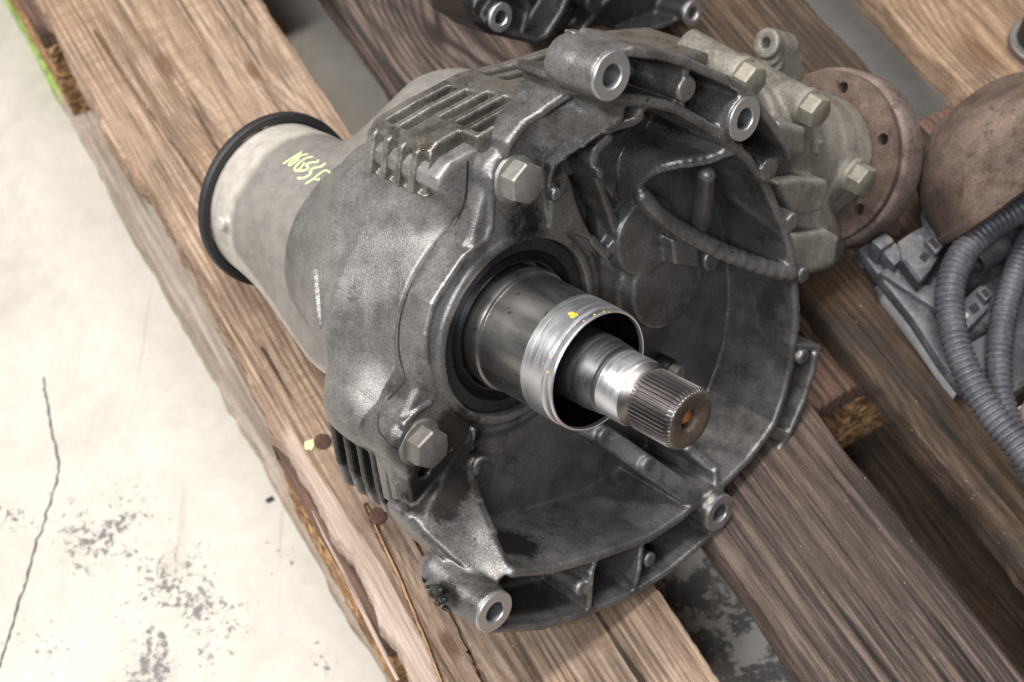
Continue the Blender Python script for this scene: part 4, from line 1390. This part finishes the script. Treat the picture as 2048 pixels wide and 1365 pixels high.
# rusty dome shell
Mx, P = place(2036, 336, 62)
dome = empty('steel_shell', Mx, 'rusty brown dome-shaped steel shell at the right edge, behind the corrugated hoses', 'steel shell')
ax = .60 * RT + .76 * DN - .06 * FW
ax /= np.linalg.norm(ax)
prof = []
for t in np.linspace(0, 1, 26):
    a = t * math.pi / 2
    prof.append((61 * math.sin(a) ** .86, -52 * math.cos(a)))
prof += [(62, 3), (63.5, 5), (63.5, 9), (62, 10), (60, 9.5), (59.5, 4), (55, -10), (40, -30), (0, -44)]
link('shell', bm_mesh('shell', lathe_bm(prof, 96, (0, 0, 0), tuple(ax)), angle=45), M_RUSTD, dome)
link('rim_bead', bm_mesh('rim_bead', lathe_bm([(63.4, 3), (65, 4), (65.4, 6), (65, 8.5), (63.4, 9.2)], 96, (0, 0, 0), tuple(ax), closed=True), angle=45), M_RUSTD, dome)

# plastic connector with corrugated hoses
def dusty(name, base, dust, amt):
    m, nt, b = new_mat(name)
    v = obj_vec(nt)
    n1 = noise(nt, v, 70, 7, .7, .4)
    n2 = noise(nt, v, 420, 5, .7)
    c = mix(nt, mapr(nt, n1, .48, .66, 0, amt), base, dust)
    c = mix(nt, .6, c, ramp(nt, n2, [(.36, gray(.55)), (.52, gray(1.)), (.66, gray(1.5))]), 'MULTIPLY')
    c = mix(nt, mapr(nt, n2, .66, .70, 0, .6), c, dust)
    L(nt, c, b.inputs['Base Color'])
    L(nt, mapr(nt, n1, .4, .65, .38, .7), b.inputs['Roughness'])
    bump(nt, b, n2, .25, .0004)
    return m
M_PLAS = dusty('grey_dusty_plastic', (.082, .085, .097), (.24, .225, .20), .55)
M_PLASD = dusty('dark_plastic', (.04, .041, .046), (.16, .15, .135), .5)
M_PALE = plain('pale_gasket', (.50, .50, .52), .5, 0, .3, 120, .2)
def hose_material():
    m, nt, b = new_mat('dusty_corrugated_plastic')
    v = obj_vec(nt)
    n1 = noise(nt, v, 45, 5, .65)
    n2 = noise(nt, v, 380, 3, .7)
    c = ramp(nt, n1, [(.3, (.048, .050, .060)), (.7, (.10, .103, .118))])
    c = mix(nt, mapr(nt, n2, .5, .72, 0, .45), c, (.22, .205, .19))
    L(nt, c, b.inputs['Base Color'])
    b.inputs['Roughness'].default_value = .45
    bump(nt, b, n2, .2, .0004)
    return m
M_HOSE = hose_material()
Mx, PC = place(1850, 520, 0)
con = empty('wiring_connector', Mx, 'grey plastic plug block with thick corrugated cable hoses curling over it', 'connector')
def zprism(pix, ztop, zbot, bev=.8):
    pts = [wpt(x, y, ztop) - PC for x, y in pix]
    bm = prism_bm([(p[0], p[1]) for p in pts], zbot, ztop)
    if bev:
        bmesh.ops.recalc_face_normals(bm, faces=bm.faces)
        bevel(bm, bev, 2)
    return bm
def zpart(name, pix, ztop, zbot, mat, bev=.8, parent=None):
    return link(name, bm_mesh(name, zprism(pix, ztop, zbot, bev), angle=40), mat, parent or con)
def z6(l):
    return [(1648 + x / 2.73, 200 + y / 2.73) for x, y in l]
zpart('base_plate', z6([(188, 815), (240, 775), (268, 790), (335, 890), (440, 1000), (560, 1115), (640, 1230), (720, 1400), (800, 1540), (775, 1590), (740, 1560), (640, 1430), (480, 1185), (335, 1005), (240, 880)]), 24, 14, M_PLAS, 1.2)
zpart('lower_plate', z6([(235, 890), (330, 1015), (470, 1195), (640, 1440), (735, 1570), (790, 1590), (830, 1540), (700, 1300), (520, 1060), (330, 860)]), 13.6, 3, M_PLASD, 1.)
zpart('gasket_strip', z6([(298, 975), (318, 975), (380, 1050), (470, 1165), (560, 1290), (660, 1430), (745, 1570), (735, 1585), (640, 1465), (540, 1320), (410, 1150), (330, 1050)]), 15.5, 2, M_PALE, 1.4)
zpart('plug_body', [(1800, 540), (1850, 470), (1930, 420), (2040, 430), (2080, 560), (2070, 760), (2000, 800), (1950, 740), (1880, 640)], 20, 2, M_PLASD)
zpart('step_block', z6([(300, 940), (420, 880), (520, 1010), (620, 1010), (640, 1160), (560, 1110)]), 28, 15, M_PLAS)
zpart('key_block', z6([(262, 770), (330, 724), (372, 752), (384, 772), (312, 820)]), 40, 20, M_PLAS)
zpart('key_step', z6([(314, 824), (388, 776), (446, 852), (386, 905)]), 36, 20, M_PLAS)
sock = zpart('plug_socket', z6([(402, 776), (470, 728), (546, 688), (596, 752), (622, 860), (580, 930), (520, 1000), (428, 878)]), 38, 18, M_PLAS)
zpart('latch_window_shade', z6([(518, 860), (550, 828), (583, 852), (552, 890)]), 38.3, 30, M_BLACK, 0, sock)  # solid black plate painting the shade of a hole, as is the opening below
zpart('latch_frame', z6([(548, 762), (590, 735), (652, 800), (612, 840)]), 43, 30, M_PLAS, .7, sock)
zpart('latch_opening_shade', z6([(566, 768), (594, 752), (634, 796), (610, 816)]), 43.3, 36, M_BLACK, 0, sock)
zpart('socket_rib', z6([(430, 880), (446, 868), (530, 985), (518, 998)]), 39.5, 30, M_PLASD, .4, sock)
sock2 = zpart('plug_socket', z6([(745, 1105), (860, 1005), (885, 1040), (905, 1130), (785, 1255), (770, 1200)]), 34, 14, M_PLAS)
zpart('latch_window_shade', z6([(788, 1132), (830, 1106), (854, 1146), (812, 1172)]), 34.3, 28, M_BLACK, 0, sock2)  # black plates again in place of shaded holes
zpart('latch_frame', z6([(836, 1040), (880, 1008), (925, 1060), (885, 1098)]), 39, 26, M_PLAS, .7, sock2)
zpart('latch_opening_shade', z6([(856, 1046), (880, 1030), (910, 1062), (888, 1082)]), 39.3, 33, M_BLACK, 0, sock2)
q = wpt(*z6([(775, 1178)])[0], 34) - PC
link('rivet', bm_mesh('rivet', lathe_bm([(0, 35), (1.3, 34.9), (1.8, 34.4), (1.8, 33)], 14, (q[0], q[1], 0)), smooth=True), M_PALE, sock2)
for a, b, r in (((196, 850), (240, 905), 5.), ((300, 1010), (330, 1060), 4.)):
    A, B = wpt(*z6([a])[0], 12) - PC, wpt(*z6([b])[0], 10) - PC
    ln = np.linalg.norm(B - A)
    link('guide_pin', bm_mesh('guide_pin', lathe_bm([(0, 0), (r * .8, 0), (r, 1), (r, ln - 1), (r * .8, ln), (0, ln)], 24, tuple(A), tuple((B - A) / ln)), angle=40), M_PLAS, con)
for i, (a, b, r, z) in enumerate((((596, 690), (760, 590), 11.5, 40), ((818, 880), (975, 770), 10., 34), ((760, 1280), (900, 1190), 7., 20))):
    A, B = wpt(*z6([a])[0], z) - PC, wpt(*z6([b])[0], z + 2) - PC
    ln = np.linalg.norm(B - A)
    bm = lathe_bm([(r * .74, 8), (r * .78, .2), (r * .94, -.3), (r, .8), (r, ln * .9), (r * .8, ln)], 40, tuple(A), tuple((B - A) / ln))
    sl_ = link('cable_sleeve', bm_mesh('cable_sleeve', bm, angle=40), M_PLAS if i == 0 else M_PLASD, con)
    bm = lathe_bm([(0, 6), (r * .76, 6)], 36, tuple(A), tuple((B - A) / ln))
    link('sleeve_mouth_shade', bm_mesh('sleeve_mouth_shade', bm), M_BLACK, sl_)  # black disc painting the darkness inside the sleeve
def hose(path, r, pitch=3.7, depth=1.5):
    P3 = np.array([wpt(x, y, z) - PC for x, y, z in path])
    C_ = catmull(P3, 40)
    d = np.r_[0, np.cumsum(np.linalg.norm(np.diff(C_, axis=0), axis=1))]
    step = pitch / 6
    s = np.arange(0, d[-1], step)
    Q_ = np.stack([np.interp(s, d, C_[:, i]) for i in range(3)], 1)
    T = np.gradient(Q_, axis=0)
    T /= np.linalg.norm(T, axis=1)[:, None]
    up = np.array([0, 0, 1.])
    seg = 22
    n = len(s)
    ph = (np.arange(n) % 6)
    rr = r - depth * np.array([0, 0, .12, .9, 1., .35])[ph] * (1 + .12 * np.sin(s * .31) + .1 * rng.randn(n // 6 + 1).repeat(6)[:n])
    rr = rr + .25 * np.sin(s * .07 + r)
    V = np.zeros((n, seg, 3))
    x = np.cross(up, T)
    x /= np.linalg.norm(x, axis=1)[:, None] + 1e-9
    y = np.cross(T, x)
    for j in range(seg):
        a = 2 * math.pi * j / seg
        V[:, j] = Q_ + (x * math.cos(a) + y * math.sin(a)) * rr[:, None]
    I = np.arange(n * seg).reshape(n, seg)
    a, b = I[:-1], I[1:]
    Q = np.stack([a, np.roll(a, -1, 1), np.roll(b, -1, 1), b], -1).reshape(-1, 4)
    return link('corrugated_hose', mesh_np('corrugated_hose', V.reshape(-1, 3), Q), M_HOSE, con)
hose([(2090, 440, 30), (2046, 505, 34), (2018, 590, 34), (2000, 680, 30), (1999, 765, 26), (2018, 845, 22), (2070, 965, 18)], 7.6)
hose([(1938, 440, 38), (1931, 410, 44), (1948, 380, 50), (1990, 357, 54), (2080, 352, 54)], 8.)
hose([(2090, 385, 58), (2030, 424, 58), (1975, 458, 57), (1925, 510, 55), (1900, 580, 52), (1906, 660, 49), (1932, 740, 46), (1978, 820, 43), (2075, 940, 40)], 8.5)

# dark gearbox at the top edge
A2 = ground(1190, 60, 62)
M2 = G_MAT.copy()
M2.translation = Vector((A2[0], A2[1], A2[2] + PALLET_H)) * .001
old = empty('gearbox', M2, 'second, black oily gearbox cut off by the top edge, behind the grey one', 'gearbox')
def g2(x, y, s=0.):
    d = ray(x, y)
    t = ((A2 - CPOS) @ SV + s) / (d @ SV)
    p = CPOS + d * t - A2
    return np.array([p @ RV, p @ UV, p @ SV])
M_OLD = cast_metal('black_oily_casting', (.085, .082, .085), (.040, .039, .040), (.014, .013, .013), edge=(.20, .20, .21), dirt=.5, rough=(.22, .45), seed=7.7)
lo = np.min([g2(880, 110, -50), g2(1450, 80, -50), g2(880, -90, 5), g2(1450, -90, 5)], 0) - 8
hi = np.max([g2(880, 110, -50), g2(1450, 80, -50), g2(880, -90, 5), g2(1450, -90, 5)], 0) + 8
V = Vol(lo, hi, 1.6)
outl = [(900, -60), (930, -5), (950, 43), (985, 66), (1028, 72), (1080, 84), (1180, 72), (1286, 62), (1360, 46), (1415, 30), (1440, -60)]
V.prism([g2(x, y, -10)[:2] for x, y in outl], -44, -26, k=0, rd=2)
V.wall([g2(x, y, -4) for x, y in [(930, -5), (952, 40), (985, 62), (1028, 72), (1078, 84), (1096, 74), (1130, 22), (1150, -30)]], 5, -40, k=3, rd=1.8)
V.wall([g2(x, y, -6) for x, y in [(1278, 72), (1320, 56), (1362, 42)]], 4.5, -40, k=3, rd=1.8)
V.wall([g2(x, y, -14) for x, y in [(1170, 60), (1200, 20), (1240, -20)]], 4.5, -40, k=3)
V.wall([g2(x, y, -10) for x, y in [(1040, -20), (1060, 20), (1050, 60)]], 4.5, -40, k=3)
OB = [g2(1002, 36, 0), g2(1386, 27, 0)]
for c in OB:
    V.cyl((c[0], c[1], -40), (c[0], c[1], -.6), 9.2, k=4, rd=.8)
c = g2(1190, 6, -8)
V.cyl((c[0], c[1], -40), (c[0], c[1], -8), 7, k=3)
c = g2(965, 15, -8)
V.cyl((c[0], c[1], -40), (c[0], c[1], -8), 7, k=3)
for c in OB:
    V.cyl((c[0], c[1], -30), (c[0], c[1], 6), 4.6, k=.8, rd=.3, cut=True)
link('casting', V.mesh('old_casting'), M_OLD, old)
for c in OB:
    w = lathe_bm([(4.4, -26), (4.4, -.4), (4.9, .25), (8.5, .25), (9, -.3), (9, -1.2)], 48, (c[0], c[1], 0))
    link('machined_face', bm_mesh('machined_face', w, angle=30), M_WASHER, old)

# black pipe stub in the upper right corner
Mx, P = place(2078, 92, 0)
pipe = empty('pipe_stub', Mx, 'black rubber pipe stub with a grey collar, cut off by the upper right corner', 'pipe')
link('pipe', bm_mesh('pipe', lathe_bm([(17, 0), (17, 78), (16, 80), (12, 80), (12, 30), (0, 30)], 48), angle=40), M_RUBBER, pipe)
link('collar', bm_mesh('collar', lathe_bm([(17, 0), (21.5, 0), (22, 1), (22, 6), (21, 7), (17.2, 7)], 48), angle=40), M_BOLTD, pipe)
# pale cap at the right edge
Mx, P = place(2062, 846, 0)
cap = empty('end_cap', Mx, 'pale pinkish plastic end cap at the right edge below the hoses', 'cap')
M_CAP = plain('pale_plastic', (.56, .46, .40), .5, 0, .25, 80, .1)
link('cap', bm_mesh('cap', lathe_bm([(0, 24), (6, 24), (8.6, 22.6), (9.4, 19), (9.6, 3), (9, 0), (0, 0)], 40), angle=35), M_CAP, cap)
link('cap_lip', bm_mesh('cap_lip', lathe_bm([(9.5, 0), (11.2, 0), (11.5, 1), (11.2, 2.6), (9.5, 3)], 40), angle=35), M_CAP, cap)
